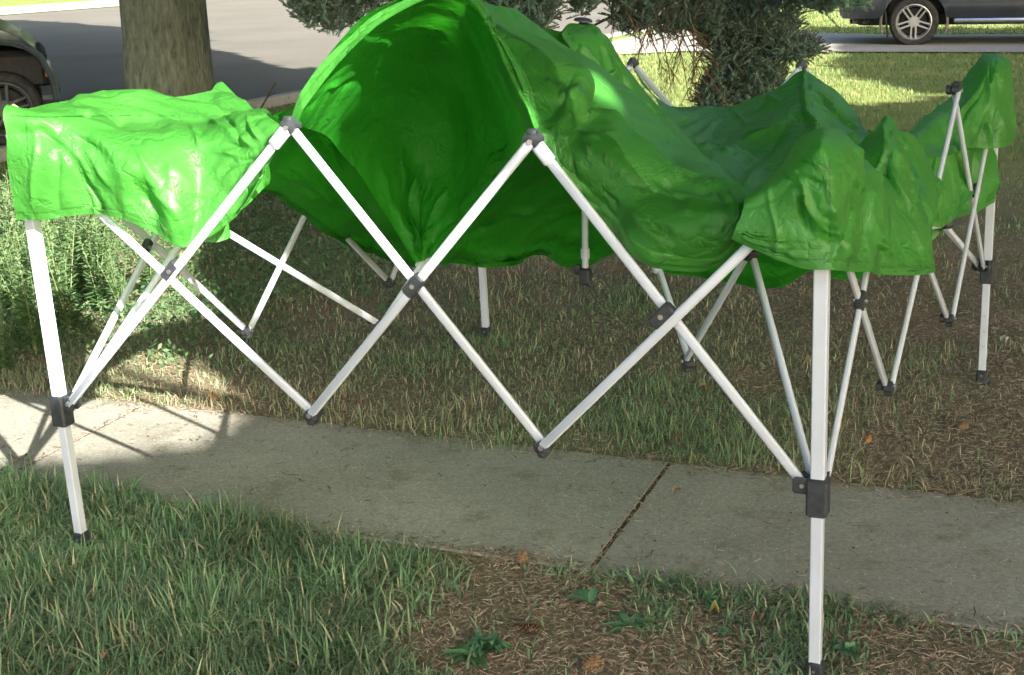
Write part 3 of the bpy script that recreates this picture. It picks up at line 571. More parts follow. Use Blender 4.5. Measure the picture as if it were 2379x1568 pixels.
# joint is slightly skewed
def slab(u0,u1,z):
    mb=MB(); n=40; us=np.concatenate([[u0],np.linspace(u0+.08,u1-.08,n-2),[u1]]); v0,v1=0,SWW; t=.03; c=.003
    prof=[(v0,z-t),(v0,z-c),(v0+c,z),(v1-c,z),(v1,z-c),(v1,z-t)]
    V=[];
    for u in us:
        for (v,zz) in prof:
            V.append(swp(u-(SKEW*(v-.42) if (abs(u-u0)<1e-6 or abs(u-u1)<1e-6) else 0),v,zz))
    k=len(prof); F=[(i*k+j,(i+1)*k+j,(i+1)*k+j+1,i*k+j+1) for i in range(n-1) for j in range(k-1)]
    F+=[tuple(range(k)),tuple(range(n*k-1,(n-1)*k-1,-1))]
    mb.add(V,F); return mb
SKEW=-.0
sw=MB()
edges=[ju-4.1,ju-2.05,ju,ju+2.05,ju+4.1,ju+6.1]
for i in range(len(edges)-1):
    s_=slab(edges[i]+.008,edges[i+1]-.008,.006+(.002 if i%2 else 0)); sw.add(s_.V[0],s_.F)
sw.add([swp(-6,.01,.003),swp(6,.01,.003),swp(6,SWW-.01,.003),swp(-6,SWW-.01,.003)],[(0,1,2,3)],1)
o=sw.build('sidewalk',[MC,simple('joint_dirt',(.07,.05,.03),(.13,.09,.06),200,.95,.1)],smooth=False); tag(o,'pale concrete sidewalk slabs crossing under the canopy',None,kind='structure')
# road, kerb, driveways
def asph():
    m,nt,b=mat('road_asphalt',(.1,.1,.1),.9,.2)
    tc=N(nt,'ShaderNodeTexCoord'); n=noise(nt,.35,5,.6,vec=tc.outputs['Object']); n2=noise(nt,35,4,.7,vec=tc.outputs['Object'])
    r=ramp(nt,n.outputs[0],[(.3,(.125,.118,.102)),(.7,(.16,.15,.13))]); r2=ramp(nt,n2.outputs[0],[(.3,(.8,.8,.8)),(.7,(1.15,1.15,1.15))]); nt.links.new(mix(nt,r.outputs[0],r2.outputs[0],.8,'MULTIPLY'),b.inputs['Base Color']); bump(nt,b,n2.outputs[0],.4,.01)
    return m
A0=gnd(604,249)[:2]; A1=gnd(1415,88)[:2]; rd=unit([*(A1-A0),0])[:2]; rn=np.array([-rd[1],rd[0]])
def rp(u,v,z): p=A0+rd*u+rn*v; return (p[0],p[1],z)
RW=22.8
def strip(name,u0,u1,v0,v1,z,m,label,n=40):
    V=[];
    for u in np.linspace(u0,u1,n): V+= [rp(u,v0,z),rp(u,v1,z)]
    F=[(2*i,2*i+2,2*i+3,2*i+1) for i in range(n-1)]
    o=meshobj(name,V,F,m,smooth=False); return tag(o,label,None,kind='structure')
strip('road',-40,90,0,RW,.008,asph(),'grey asphalt street beyond the lawn')
MK=concrete('kerb_concrete',(.34,.32,.28),(.42,.4,.35),.6)
for nm,(u0,u1,v0,v1) in {'kerb':(-40,9.3,-.16,0),'kerb_':(24,90,-.16,0),'gutter':(-40,90,.0,.35)}.items():
    mb=MB(); z=.11 if 'kerb' in nm else .014
    V=[rp(u0,v0,0),rp(u1,v0,0),rp(u1,v1,0),rp(u0,v1,0),rp(u0,v0,z),rp(u1,v0,z),rp(u1,v1-(.03 if z>.1 else 0),z),rp(u0,v1-(.03 if z>.1 else 0),z)]
    mb.add(V,[(4,5,6,7),(0,1,5,4),(1,2,6,5),(2,3,7,6),(3,0,4,7)]); o=mb.build('kerb' if 'kerb' in nm else 'gutter',MK); tag(o,'concrete kerb' if z>.1 else 'concrete gutter pan along the street edge',None,kind='structure')
# far sidewalk / verge beyond the road
strip('far_sidewalk',-40,90,RW+.2,RW+5.5,.022,concrete('far_pavement_concrete',(.42,.39,.34),(.5,.47,.4),.5),'pale pavement across the street')
# driveway
dA=gnd(1500,122)[:2]; dB=gnd(2379,125)[:2]; dC=gnd(2379,83)[:2]; dD=gnd(1850,83)[:2]
dd=unit([*(dB-dA),0])[:2]; dn=np.array([-dd[1],dd[0]]); wd=(dC-dA)@dn
def dp(u,v,z): p=dA+dd*u+dn*v; return (p[0],p[1],z)
MD=concrete('driveway_concrete',(.29,.27,.24),(.38,.355,.32),.5)
V=[dp(-1.2,-1.4,.024),dp(0.6,0,.024),dp(4,0,.024),dp(8,0,.024),dp(40,0,.024),dp(40,wd,.024),dp(8,wd,.024),dp(3.2,wd,.024),dp(.2,wd+1.3,.024),dp(-1.2,wd+2.8,.024)]
V=[V[i] for i in range(10)]
mb=MB(); mb.add(V,[tuple(range(10))]); 
o=mb.build('driveway',MD); tag(o,'pale concrete driveway under the dark vehicle',None,kind='structure')
# ---------------------------------------------------------------- lit areas (where the trees leave a gap for the sun)
LIT=[]
LIT.append([(-6,4.05),(-2.0,4.28),(-1.55,4.36),(-1.25,4.40),(-1.07,4.50),(-1.02,4.72),(-1.03,4.92),(-1.17,5.16),(-1.40,5.45),(-1.64,5.72),(-1.62,5.95),(-1.5,6.1),(-1.5,6.4),(-1.8,7.2),(-2.0,9.0),(-2.6,9.6),(-8,9.6)])
spot=(-.935,5.67); LIT.append([(spot[0]+.10*math.cos(a)+.03*math.sin(a),spot[1]-.105*math.cos(a)+.03*math.sin(a)) for a in np.linspace(0,6.28,12)])
def GP(*pts): return [tuple(gnd(*q)[:2]) for q in pts]
LIT.append([(-60,60),(-14,39)]+GP((60,46),(200,54),(300,63),(380,60),(490,70),(505,108),(600,128),(640,150),(720,157),(900,160),(1100,175),(1250,150),(1390,135),(1440,150),(1480,190),(1540,252),(1640,256),(1740,250),(2035,246),(2200,229),(2040,208),(2060,200),(1955,185),(1930,160),(1945,128),(1930,124),(1925,113),(1960,110),(1890,106),(1700,106),(1640,78),(1850,76),(1890,60),(2379,66),(2379,30),(2379,10))+[(60,60)])
def lit(x,y):
    r=np.zeros(np.shape(x),bool)
    for p in LIT: r|=poly_in(x,y,p)
    return r
def shade_leaves(n,X0,X1,Y0,Y1,h0,h1,size,seed,cmax=None,keep=None):
    """leaf clumps of a crown; ones that would close the sunny gaps are not there"""
    r=np.random.default_rng(seed); qx=r.uniform(X0,X1,n); qy=r.uniform(Y0,Y1,n); h=r.uniform(h0,h1,n)
    ok=~lit(qx,qy)
    for a in np.linspace(0,2*math.pi,7)[:-1]:
        ok&=~lit(qx+math.cos(a)*size*.55,qy+math.sin(a)*size*.55)
    qx,qy,h=qx[ok],qy[ok],h[ok]
    px=qx-SH[0]*h; py=qy-SH[1]*h; C=np.stack([px,py,h],1); k=len(C)
    u=r.standard_normal((k,3)); u/=np.linalg.norm(u,axis=1)[:,None]
    sd=unit([-SH[0],-SH[1],1.]); w=sd+r.standard_normal((k,3))*.45; v=np.cross(w,u); v/=np.linalg.norm(v,axis=1)[:,None]; u=np.cross(v,w); u/=np.linalg.norm(u,axis=1)[:,None]
    s=size*r.uniform(.6,1.1,k)[:,None]*.62
    V=np.stack([C-u*s,C+v*s*.6-u*s*.2,C+u*s*1.05,C-v*s*.6-u*s*.2],1).reshape(-1,3)
    F=np.arange(4*k).reshape(-1,4); c=np.repeat(np.array([.05,.10,.03])*r.uniform(.6,1.4,(k,1)),4,axis=0)
    return V,F,c
# ---------------------------------------------------------------- trees
def trunk_mesh(base,h,r0,r1,mat_,parent,flare=1.35,lean=(0,0),n=28,name='trunk'):
    k=26; V=[]; a=np.arange(n)*2*math.pi/n
    for i in range(k):
        t=i/(k-1); z=h*t; r=r0+(r1-r0)*t; r*=1+(flare-1)*math.exp(-z/.25)
        rr=r*(1+.05*np.sin(a*5+z*1.3)+.035*np.sin(a*9-z*2)+.02*np.sin(a*3+z*5))
        V+=[(base[0]+lean[0]*z+rr[j]*math.cos(a[j]),base[1]+lean[1]*z+rr[j]*math.sin(a[j]),base[2]+z) for j in range(n)]
    F=[(i*n+j,i*n+(j+1)%n,(i+1)*n+(j+1)%n,(i+1)*n+j) for i in range(k-1) for j in range(n)]+[tuple(range((k-1)*n,k*n))]
    o=parent.location if parent else (0,0,0)
    V=[(v[0]-o[0],v[1]-o[1],v[2]-o[2]) for v in V]
    return meshobj(name,V,F,mat_,parent)
def limbs(parent,base,h,targets,r,mat_):
    mb=MB(); o=np.array(parent.location)
    for t in targets:
        p0=np.array(base)+np.array([0,0,h]); p2=np.array(t); p1=(p0+p2)/2+np.array([0,0,.5])
        P=[p0*(1-s)**2+2*p1*s*(1-s)+p2*s*s-o for s in np.linspace(0,1,8)]; mb.path(P,np.linspace(r,r*.25,8),7)
    return mb.build('limb',mat_,parent,True)
tb=atY(396,250,11.0); tb[2]=0; tl=empty('shade_tree',tb); tag(tl,'broad straight grey barked tree trunk at the left, between the canopy and the street','tree')
trunk_mesh(tb,4.6,.345,.30,M['bark2'],tl,1.12,lean=(.012,0))
V,F,c=shade_leaves(34000,-16,14,9.5,46,4.6,9.5,.8,3); V=V-np.array(tl.location)
meshobj('crown',V,F,M['leafm'],tl,cols=c,smooth=False)
limbs(tl,tb,4.4,[tb+np.array(v) for v in((2,1,7),(-2,2,7.5),(1,-3,7),(4,-2,8),(0,3,8))],.16,M['bark2'])
t2=empty('shade_tree',(6.5,-5.5,0)); tag(t2,'leafy tree standing behind the viewer whose shade falls over the canopy','tree')
trunk_mesh(np.array([6.5,-5.5,0]),4.6,.3,.24,M['bark2'],t2)
limbs(t2,np.array([6.5,-5.5,0]),4.4,[(4,-4,6),(9,-7,7),(6,-2,6),(3,-7,7),(8,-3,7)],.14,M['bark2'])
V,F,c=shade_leaves(80000,-4.5,5.5,1.2,10.5,4.2,6.2,.13,5); V=V-np.array(t2.location)
meshobj('crown',V,F,M['leafm'],t2,cols=c,smooth=False)
rr_=np.random.default_rng(99); k_=15000; an=rr_.uniform(-1.75,1.75,k_); R0=rr_.uniform(66,76,k_); hh=rr_.uniform(0,1,k_)**.8*(24+5*np.sin(an*9)+3*np.sin(an*23)); Cc=np.stack([np.sin(an)*R0,np.cos(an)*R0,hh],1)  # unseen tree belt, added and made tall to darken grazing sky reflections
u_=rr_.standard_normal((k_,3)); u_/=np.linalg.norm(u_,axis=1)[:,None]; v_=np.cross(u_,rr_.standard_normal((k_,3))); v_/=np.linalg.norm(v_,axis=1)[:,None]
V=np.stack([Cc-u_*1.3,Cc+v_*.9,Cc+u_*1.3,Cc-v_*.9],1).reshape(-1,3)
tag(meshobj('far_trees',V,np.arange(4*k_).reshape(-1,4),M['leafm'],cols=np.repeat(np.array([.06,.10,.035])*rr_.uniform(.6,1.5,(k_,1)),4,axis=0),smooth=False),'unseen belt of leafy trees far beyond the street, added to block low sky reflections','trees',kind='stuff')
# spruce
sb=atY(1722,250,11.2); sb[2]=0; spr=empty('spruce_tree',sb); tag(spr,'blue spruce with drooping boughs and bare dead twigs behind the canopy','tree')
SO=np.array(sb)
trunk_mesh(sb,7.5,.17,.05,M['bark'],spr,1.3)
def sprigs(n,poly,Y0,Y1,seed,down=.45,ln=(.06,.15),dark=1.,needl=80,nlen=.024,spread=1.):
    """hanging needle sprigs filling an outline with depth; returns V,F,cols"""
    r=np.random.default_rng(seed); xs_=[q[0] for q in poly]; ys_=[q[1] for q in poly]
    Vs=[];Fs=[];Cs=[];st=MB(); nv=0; cnt=0; tries=0
    while cnt<n and tries<n*30:
        tries+=1
        x=r.uniform(min(xs_),max(xs_)); y=r.uniform(min(ys_),max(ys_))
        if not poly_in(np.array([x]),np.array([y]),poly)[0]: continue
        cnt+=1
        P=atY(x,y,r.uniform(Y0,Y1)); L=r.uniform(*ln)
        d=unit(r.standard_normal(3)*np.array([.6,.6,.35])*spread+np.array([0,0,-down])); A=P-d*L
        side_=unit(np.cross(d,r.standard_normal(3))); m_=needl; t=np.sort(r.uniform(0,1,m_)); ang=r.uniform(0,6.283,m_)
        up2=np.cross(d,side_); bend=side_*L*.12+np.array([0,0,-L*.08])
        base=A+np.outer(t,d*L)+np.outer(t*t,bend); rad=np.outer(np.cos(ang),side_)+np.outer(np.sin(ang),up2)
        tip=base+(rad*.8+d*.55)*(nlen*(1-.45*t))[:,None]; w=np.cross(rad,d)*.0019
        V=np.stack([base-w,base+w,tip],1).reshape(-1,3); Vs.append(V); Fs.append(np.arange(3*m_).reshape(-1,3)+nv); nv+=3*m_
        col=np.array([.11,.19,.14])*r.uniform(.7,1.5)*dark; tipc=np.repeat(col[None],3*m_,0); tipc[2::3]*=1.5; Cs.append(tipc)
        st.tube(A-SO,A+d*L+bend-SO,.004,.0015,n=4,cap=False)
    return np.vstack(Vs)-SO,np.vstack(Fs),np.vstack(Cs),st
def bough(n,poly,Y0,Y1,seed,**k):
    V,F,c,st=sprigs(int(n*5.0),poly,Y0,Y1,seed,**k)
    o=meshobj('bough',V,F,M['needle'],spr,cols=c,smooth=False)
    st.build('twig',M['bark'],o)
    return o
bough(330,[(655,-60),(1000,-60),(1000,10),(900,5),(850,35),(815,60),(800,62),(765,80),(748,50),(722,62),(712,66),(700,40),(668,18)],9.0,9.8,11)
bough(420,[(1060,-60),(1290,-60),(1292,10),(1284,40),(1262,72),(1240,78),(1200,72),(1150,45),(1100,10)],9.2,10.2,12,nlen=.026)
bough(70,[(1318,-50),(1400,-50),(1380,20),(1350,35),(1330,20)],9.6,10.3,13)
bough(300,[(1395,-60),(1660,-60),(1680,80),(1600,70),(1560,95),(1510,60),(1450,85),(1420,40)],9.8,10.8,14,dark=.9)
bough(620,[(1600,-60),(1860,-60),(1850,60),(1838,130),(1800,150),(1760,200),(1700,190),(1665,175),(1640,120),(1610,80)],10.2,11.6,15,dark=1.0)
bough(420,[(1655,165),(1735,175),(1742,240),(1700,268),(1640,262),(1628,232)],10.4,11.4,16,dark=.9)
bough(300,[(1740,130),(1800,150),(1816,190),(1790,214),(1748,215),(1738,180)],10.3,11.2,17,dark=.85)
bough(200,[(1790,95),(1850,95),(1902,112),(1875,122),(1850,135),(1800,125)],10.2,10.9,18,down=.2)
bough(160,[(1850,-50),(1960,-50),(1945,10),(1925,30),(1890,20),(1866,18)],9.6,10.3,19,dark=1.3,nlen=.028)  # brighter needle colour, sunlight on these sprigs is put into it
bough(110,[(1930,-50),(2030,-50),(2015,6),(1990,14),(1972,20),(1945,2)],8.9,9.4,20,dark=1.7,nlen=.028)  # needles coloured brighter still to stand in for sunlit sprigs
# structural branches
mb=MB(); r=np.random.default_rng(3)
for k in range(24):
    a=r.uniform(0,6.28); z=r.uniform(.7,6.5); L=2.3*(1-z/9); p0=SO*0+np.array([0,0,z])
    if -1.9<a-6.283*(a>3.14)<1.2 and z<2.6: L*=.35
    P=[p0+np.array([math.cos(a)*L*t,math.sin(a)*L*t,-.28*L*t*t+.1*t]) for t in np.linspace(0,1,8)]; mb.path(P,np.linspace(.03,.006,8),6); mb.build('branch',M['bark'],spr,True); mb=MB()
for tgt in ((900,-40,9.4),(1180,-40,9.7),(760,-45,9.4),(1500,-30,10.2),(1960,-30,9.2)):
    e=atY(*tgt)-SO; p0=np.array([0,0,e[2]+.35]); P=[p0*(1-t)+e*t+np.array([0,0,.25*math.sin(math.pi*t)]) for t in np.linspace(0,1,12)]; mb.path(P,np.linspace(.035,.01,12),6); mb.build('branch',M['bark'],spr,True); mb=MB()
# bare dead twigs
mb=MB(); r=np.random.default_rng(8)
def twig(px,py,Y,ex,ey,rad,lev):
    A=atY(px,py,Y); B=atY(ex,ey,Y+r.uniform(-.15,.15)); n=7
    mid_=(A+B)/2+r.standard_normal(3)*np.linalg.norm(B-A)*.06
    P=np.array([A*(1-t)**2+2*mid_*t*(1-t)+B*t*t for t in np.linspace(0,1,n)])-SO; mb.path(P,np.linspace(rad,rad*.35,n),5)
    if lev>0:
        for q in range(r.integers(4,8)):
            t=r.uniform(.15,.95); x=px+(ex-px)*t; y=py+(ey-py)*t; l=math.hypot(ex-px,ey-py)*r.uniform(.2,.5)*(1.1-t*.5); an=math.atan2(ey-py,ex-px)+r.uniform(.35,.9)*r.choice([-1,1]); an=an*.7+math.pi/2*.3
            twig(x,y,Y,x+l*math.cos(an),y+l*math.sin(an),rad*.55,lev-1)
for a in((1515,40,10.0,1475,170),(1520,20,10.0,1560,215),(1545,0,10.1,1600,235),(1570,50,10.2,1640,200),(1600,60,10.4,1560,180),(1500,60,10.,1540,160),(1610,70,10.3,1600,240),(1450,10,9.9,1500,120),(1640,100,10.4,1600,210),(1560,0,10.1,1700,260)):
    twig(*a,.0065,2)
for k in range(60):
    x=r.uniform(1410,1640); y=r.uniform(-10,70); twig(x,y,r.uniform(9.8,10.6),x+r.uniform(-20,25),y+r.uniform(25,60),.004,1)
mb.build('dead_twig',simple('dead_twig_bark',(.13,.09,.055),(.2,.14,.09),20,.9,.1),spr,True)
# ---------------------------------------------------------------- vehicles
def paint(name,c,fl=.3):
    m,nt,b=mat(name,c,.32,.5,.25); b.inputs['Coat Weight'].default_value=.25; b.inputs['Coat Roughness'].default_value=.08
    n=noise(nt,3); r=ramp(nt,n.outputs[0],[(.3,c),(.8,tuple(q*1.25+.01 for q in c))]); nt.links.new(r.outputs[0],b.inputs['Base Color']); n2=noise(nt,14,5); rr=ramp(nt,n2.outputs[0],[(.3,(.28,)*3),(.75,(.5,)*3)]); nt.links.new(rr.outputs[0],b.inputs['Roughness'])
    return m
M['tyre']=simple('tyre_rubber',(.03,.03,.03),(.06,.058,.052),20,.85,.2,.3,80)
M['rim']=simple('cast_alloy',(.42,.42,.43),(.55,.55,.56),8,.35,.5,metal=.6)
M['dull']=simple('dull_steel_rim',(.07,.08,.08),(.11,.12,.12),8,.6,.3)
M['chrome']=simple('bright_trim',(.7,.7,.7),(.6,.6,.6),8,.18,.6,metal=.9)
M['plastic']=simple('dark_underbody',(.02,.02,.02),(.04,.04,.04),10,.7,.3)
M['glass'],_nt,_b=mat('dark_glass',(.02,.025,.03),.05,.6); 
M['lamp'],_nt,_b=mat('clear_lamp_lens',(.6,.6,.6),.12,.6)
M['amber'],_nt,_b=mat('amber_lens',(.55,.2,.03),.2,.6)
def lathe(mb,prof,n,m=0):
    """profile (radius, y) around Y axis"""
    a=np.arange(n)*2*math.pi/n; V=[(r_*math.cos(t),y,r_*math.sin(t)) for (r_,y) in prof for t in a]; k=len(prof)
    mb.add(V,[(i*n+j,i*n+(j+1)%n,(i+1)*n+(j+1)%n,(i+1)*n+j) for i in range(k-1) for j in range(n)],m)
def wheel(car,x,y,R,wd_,sgn,spokes=5,a0=.3,rm=None):
    w=MB(); h=wd_/2; ri=R*.72
    lathe(w,[(ri,-h*.8),(ri+.02,-h),(R*.9,-h*1.02),(R*.97,-h*.85),(R,-h*.55),(R,h*.55),(R*.97,h*.85),(R*.9,h*1.02),(ri+.02,h),(ri,h*.8)],48)
    w.V=[v+np.array([x,y,R]) for v in w.V]; wo=w.build('wheel',M['tyre'],car,True)
    q=MB(); o=-sgn*h*.8
    lathe(q,[(ri+.004,-h*.85),(ri-.012,-h*.9),(ri-.03,-h*.6),(ri-.045,-h*.2),(ri-.045,h*.6)],48)
    lathe(q,[(.0,-h*.72),(.07,-h*.72),(.085,-h*.6),(.085,-h*.2)],24)
    for k in range(spokes):
        for s_ in (-1,1):
            a=a0+k*2*math.pi/spokes; tx,tz=math.cos(a),math.sin(a); px,pz=-tz,tx
            A=np.array([tx*.06+px*s_*.03,-h*.62,tz*.06+pz*s_*.03]); B=np.array([tx*(ri-.02)+px*s_*.036,-h*.72,tz*(ri-.02)+pz*s_*.036]); q.bar(A,B,np.array([0,1.,0]),.028,.03)
    if sgn<0: q.V=[v*np.array([1,-1,1]) for v in q.V]
    q.V=[v+np.array([x,y,R]) for v in q.V]; q.build('rim',rm or M['rim'],wo,True)
    d=MB(); lathe(d,[(0,-h*.1),(ri*.75,-h*.1),(ri*.75,h*.3)],32); 
    if sgn<0: d.V=[v*np.array([1,-1,1]) for v in d.V]
    d.V=[v+np.array([x,y,R]) for v in d.V]; d.build('brake_disc',M['plastic'],wo,True)
def body_shell(car,prof,arches,W_,mats,name='body',tum=None):
    """side profile (x,z) closed upper outline left->right then sills; arches (cx,R) cut out; sections across the width"""
    # bottom outline with arches
    zs=prof['sill']; x0=prof['x0']; x1=prof['x1']
    bot=[]
    xs_=[x0]
    for cx,R,cz in arches:
        a=np.linspace(math.pi,0,15); pts=[(cx+R*math.cos(t),cz+R*math.sin(t)) for t in a]
        pts=[p for p in pts if p[1]>zs]; bot+= [(pts[0][0],zs)]+pts+[(pts[-1][0],zs)]
    bot=[(x0,zs+prof.get('r0',.05))]+[(x0+.06,zs)]+bot+[(x1-.06,zs),(x1,zs+.05)]
    topf=prof['top']
    # vertical strips: for each sampled x, bottom z and list of levels to the top
    xs=sorted(set([round(p[0],4) for p in bot]+list(np.round(np.linspace(x0,x1,60),4))))
    bx=[p[0] for p in bot]; bz=[p[1] for p in bot]
    tx=[p[0] for p in topf]; tz=[p[1] for p in topf]
    lev=14; V=[];sec=[]
    for x in xs:
        zb=np.interp(x,bx,bz); zt=np.interp(x,tx,tz); zt=max(zt,zb+.02)
        for s_ in (-1,1):
            for k in range(lev):
                t=k/(lev-1); z=zb+(zt-zb)*t
                half=W_/2
                belt=prof['belt']
                if z>belt: half-= (z-belt)*prof.get('tumble',.32)
                half-= .05*max(0,(.55-z))**1.5*2
                half+= .012*math.sin(z*14)
                e0=min(1,(x-x0)/prof.get('er',.35)); e1=min(1,(x1-x)/prof.get('er',.35)); half-= prof.get('ec',.22)*((1-max(0,e0))**2.2+(1-max(0,e1))**2.2)
                half-= .06*max(0,(t-.86)/.14)**2
                V.append((x,s_*half,z-.015*max(0,(t-.86)/.14)**2))
    n=len(xs); idx=lambda i,s_,k:(i*2+s_)*lev+k; F=[]
    for i in range(n-1):
        for k in range(lev-1):
            F.append((idx(i,0,k),idx(i+1,0,k),idx(i+1,0,k+1),idx(i,0,k+1))); F.append((idx(i,1,k),idx(i,1,k+1),idx(i+1,1,k+1),idx(i+1,1,k)))
        F.append((idx(i,0,lev-1),idx(i+1,0,lev-1),idx(i+1,1,lev-1),idx(i,1,lev-1))); F.append((idx(i,0,0),idx(i,1,0),idx(i+1,1,0),idx(i+1,0,0)))
    for i in (0,n-1):
        for k in range(lev-1): F.append((idx(i,0,k),idx(i,0,k+1),idx(i,1,k+1),idx(i,1,k)) if i==0 else (idx(i,0,k),idx(i,1,k),idx(i,1,k+1),idx(i,0,k+1)))
    o=meshobj(name,V,F,mats,car)
    try:o.data.set_sharp_from_angle(angle=math.radians(42))
    except Exception: pass
    return o
# dark SUV on the driveway: rear at left, nose to the right
R_=.365
wb=gnd(2120,108); sdir=unit([1,-.30,0]); car=empty('parked_suv',wb,rz=math.atan2(sdir[1],sdir[0])); tag(car,'dark blue SUV with twin chrome exhausts and silver five spoke wheel parked on the driveway','SUV')
pn=paint('dark_blue_paint',(.018,.024,.038))
CY=.93  # centre of the body is CY behind the near side
def prof_suv(): return dict(sill=.42,x0=-1.12,x1=3.85,belt=1.05,r0=.10,top=[(-1.12,.95),(-1.06,1.1),(-.85,1.75),(-.6,1.82),(1.4,1.84),(2.2,1.15),(3.4,1.05),(3.75,.9),(3.85,.7)])
pr=prof_suv(); o=body_shell(car,pr,[(0,.47,.37),(2.85,.47,.37)],1.9,pn); o.location=(0,CY,0)
for x in (0,2.85):
    wheel(car,x,.11,R_,.25,1,a0=math.radians(-90)); wheel(car,x,2*CY-.11,R_,.25,-1)
mb=MB(); mb.obox((1.4,CY,.40),(1,0,0),(0,1,0),(0,0,1),2.3,.62,.10); mb.obox((0,CY,.37),(1,0,0),(0,0,1),(0,1,0),.06,.06,.75); mb.obox((2.85,CY,.37),(1,0,0),(0,0,1),(0,1,0),.05,.05,.75)
for x in (0,2.85): mb.obox((x,CY,.62),(1,0,0),(0,1,0),(0,0,1),.44,.70,.18)
mb.build('underbody',M['plastic'],car)
mb=MB(); mb.obox((-.93,CY,.60),(0,1,0),(0,0,1),(1,0,0),.86,.17,.18,b=.8); mb.build('rear_bumper',simple('bumper_paint',(.045,.048,.052),(.07,.07,.075),5,.4,.5),car,True)
for k,dx in enumerate((0,-.155)):
    mb=MB(); a=np.array([-.78+dx,.30+k*.02,.40-.02]); b_=a+np.array([.25,.03,.0])
    lathe_=MB(); 
    n=24; t=np.arange(n)*2*math.pi/n
    rings=[(.050,0),(.055,-.004),(.055,.10),(.04,.14),(.035,.32)]
    V=[(a[0]+xx,a[1]+r_*math.cos(q),a[2]+r_*math.sin(q)) for r_,xx in rings for q in t]; mb.add(V,[(i*n+j,i*n+(j+1)%n,(i+1)*n+(j+1)%n,(i+1)*n+j) for i in range(4) for j in range(n)],0)
    V=[(a[0]+xx,a[1]+r_*math.cos(q),a[2]+r_*math.sin(q)) for r_,xx in [(.050,0),(.046,.01),(.044,.12),(.001,.12)] for q in t]; mb.add(V,[(i*n+j,(i+1)*n+j,(i+1)*n+(j+1)%n,i*n+(j+1)%n) for i in range(3) for j in range(n)],1)
    mb.V=[v@np.array([[math.cos(.5),math.sin(.5),0],[-math.sin(.5),math.cos(.5),0],[0,0,1]]) - np.array([a[0],a[1],0])@np.array([[math.cos(.5),math.sin(.5),0],[-math.sin(.5),math.cos(.5),0],[0,0,1]])+np.array([a[0],a[1],0]) for v in mb.V]
    mb.build('exhaust_pipe',[M['chrome'],M['plastic']],car,True)
mb=MB(); mb.obox((1.5,-.02,.385),(0,1,0),(0,0,1),(1,0,0),.06,.028,.93,b=.9); mb.obox((1.5,.01,.345),(0,1,0),(0,0,1),(1,0,0),.05,.016,.90,b=.4,m=1); mb.build('running_board',[M['chrome'],M['plastic']],car,True)
mb=MB(); mb.obox((-.40,.10,.33),(1,0,0),(0,1,0),(.12,0,-1),.012,.13,.20,b=.3); mb.build('mud_flap',M['plastic'],car)
# arch lip
mb=MB(); a=np.linspace(math.radians(200),math.radians(-20),26); mb.path([(.485*math.cos(t),.008,.37+.485*math.sin(t)) for t in a],.022,8); mb.build('arch_trim',simple('arch_trim_plastic',(.10,.095,.085),(.2,.18,.15),12,.5,.5),car,True)
mb=MB(); mb.obox((1.06,-.004,.74),(1,0,0),(0,1,0),(0,0,1),.006,.006,.32,b=.2); mb.build('door_gap',M['plastic'],car)
mb=MB(); n=24; V=[(.72+.20*math.cos(t)*q,-.012+.02*(q-1)*-.0+.01*q,.80+.055*math.sin(t)*q) for q in (0.01,.6,1) for t in np.arange(n)*2*math.pi/n]; mb.add(V,[(i*n+j,i*n+(j+1)%n,(i+1)*n+(j+1)%n,(i+1)*n+j) for i in range(2) for j in range(n)]); mb.build('door_dent_reflection',paint('dent_reflection_paint',(.06,.07,.09)),car,True)  # lighter oval paints the handle-like dent and its reflection on the door
mb=MB(); mb.obox((.55,.14,1.42),(1,0,0),(0,1,.30),(0,-.3,1),1.2,.01,.24,b=.3); mb.obox((.55,2*CY-.14,1.42),(1,0,0),(0,1,-.30),(0,.3,1),1.2,.01,.24,b=.3); mb.build('window',M['glass'],car)
# grey pickup at the far left: nose to the right
wb=gnd(22,343); sd2=unit([1,.34,0]); car2=empty('parked_pickup',wb,rz=math.atan2(sd2[1],sd2[0])); tag(car2,'slate grey pickup nose at the far left edge, parked at the kerb','pickup truck')
pn2=paint('slate_grey_paint',(.06,.08,.085))
pr=dict(sill=.40,x0=-4.4,x1=.46,belt=1.15,er=.30,ec=.30,tumble=.25,top=[(-4.4,1.1),(-2.6,1.15),(-2.5,1.8),(-1.4,1.8),(-.75,1.22),(-.35,1.18),(0,1.1),(.22,.98),(.36,.84),(.44,.62),(.46,.5)])
o=body_shell(car2,pr,[(-3.2,.5,.40),(0,.50,.42)],1.9,pn2); o.location=(0,CY,0)
for x in (-3.2,0): wheel(car2,x,.20,.335,.25,1,rm=M['dull']); wheel(car2,x,2*CY-.13,.38,.25,-1)
mb=MB(); mb.obox((-1.9,CY,.42),(1,0,0),(0,1,0),(0,0,1),2.2,.6,.1)
for x in (-3.2,0): mb.obox((x,CY,.66),(1,0,0),(0,1,0),(0,0,1),.42,.68,.18)
mb.build('underbody',M['plastic'],car2)
mb=MB(); mb.path([(-.52,.0,.34),(-.5,.0,.60),(-.4,-.01,.80),(-.2,-.015,.92),(0,-.015,.95),(.2,-.012,.92),(.36,.01,.80),(.44,.03,.60),(.46,.04,.40)],.028,8); mb.build('arch_flare',paint('flare_paint',(.05,.068,.082)),car2,True)
mb=MB(); mb.obox((.40,.13,.72),(1,0,0),(0,1,0),(0,0,1),.035,.05,.035,b=.6); mb.build('headlight',M['lamp'],car2,True)
mb=MB(); mb.obox((.415,.15,.63),(1,0,0),(0,1,0),(0,0,1),.03,.05,.03,b=.6); mb.build('marker_light',M['amber'],car2,True)
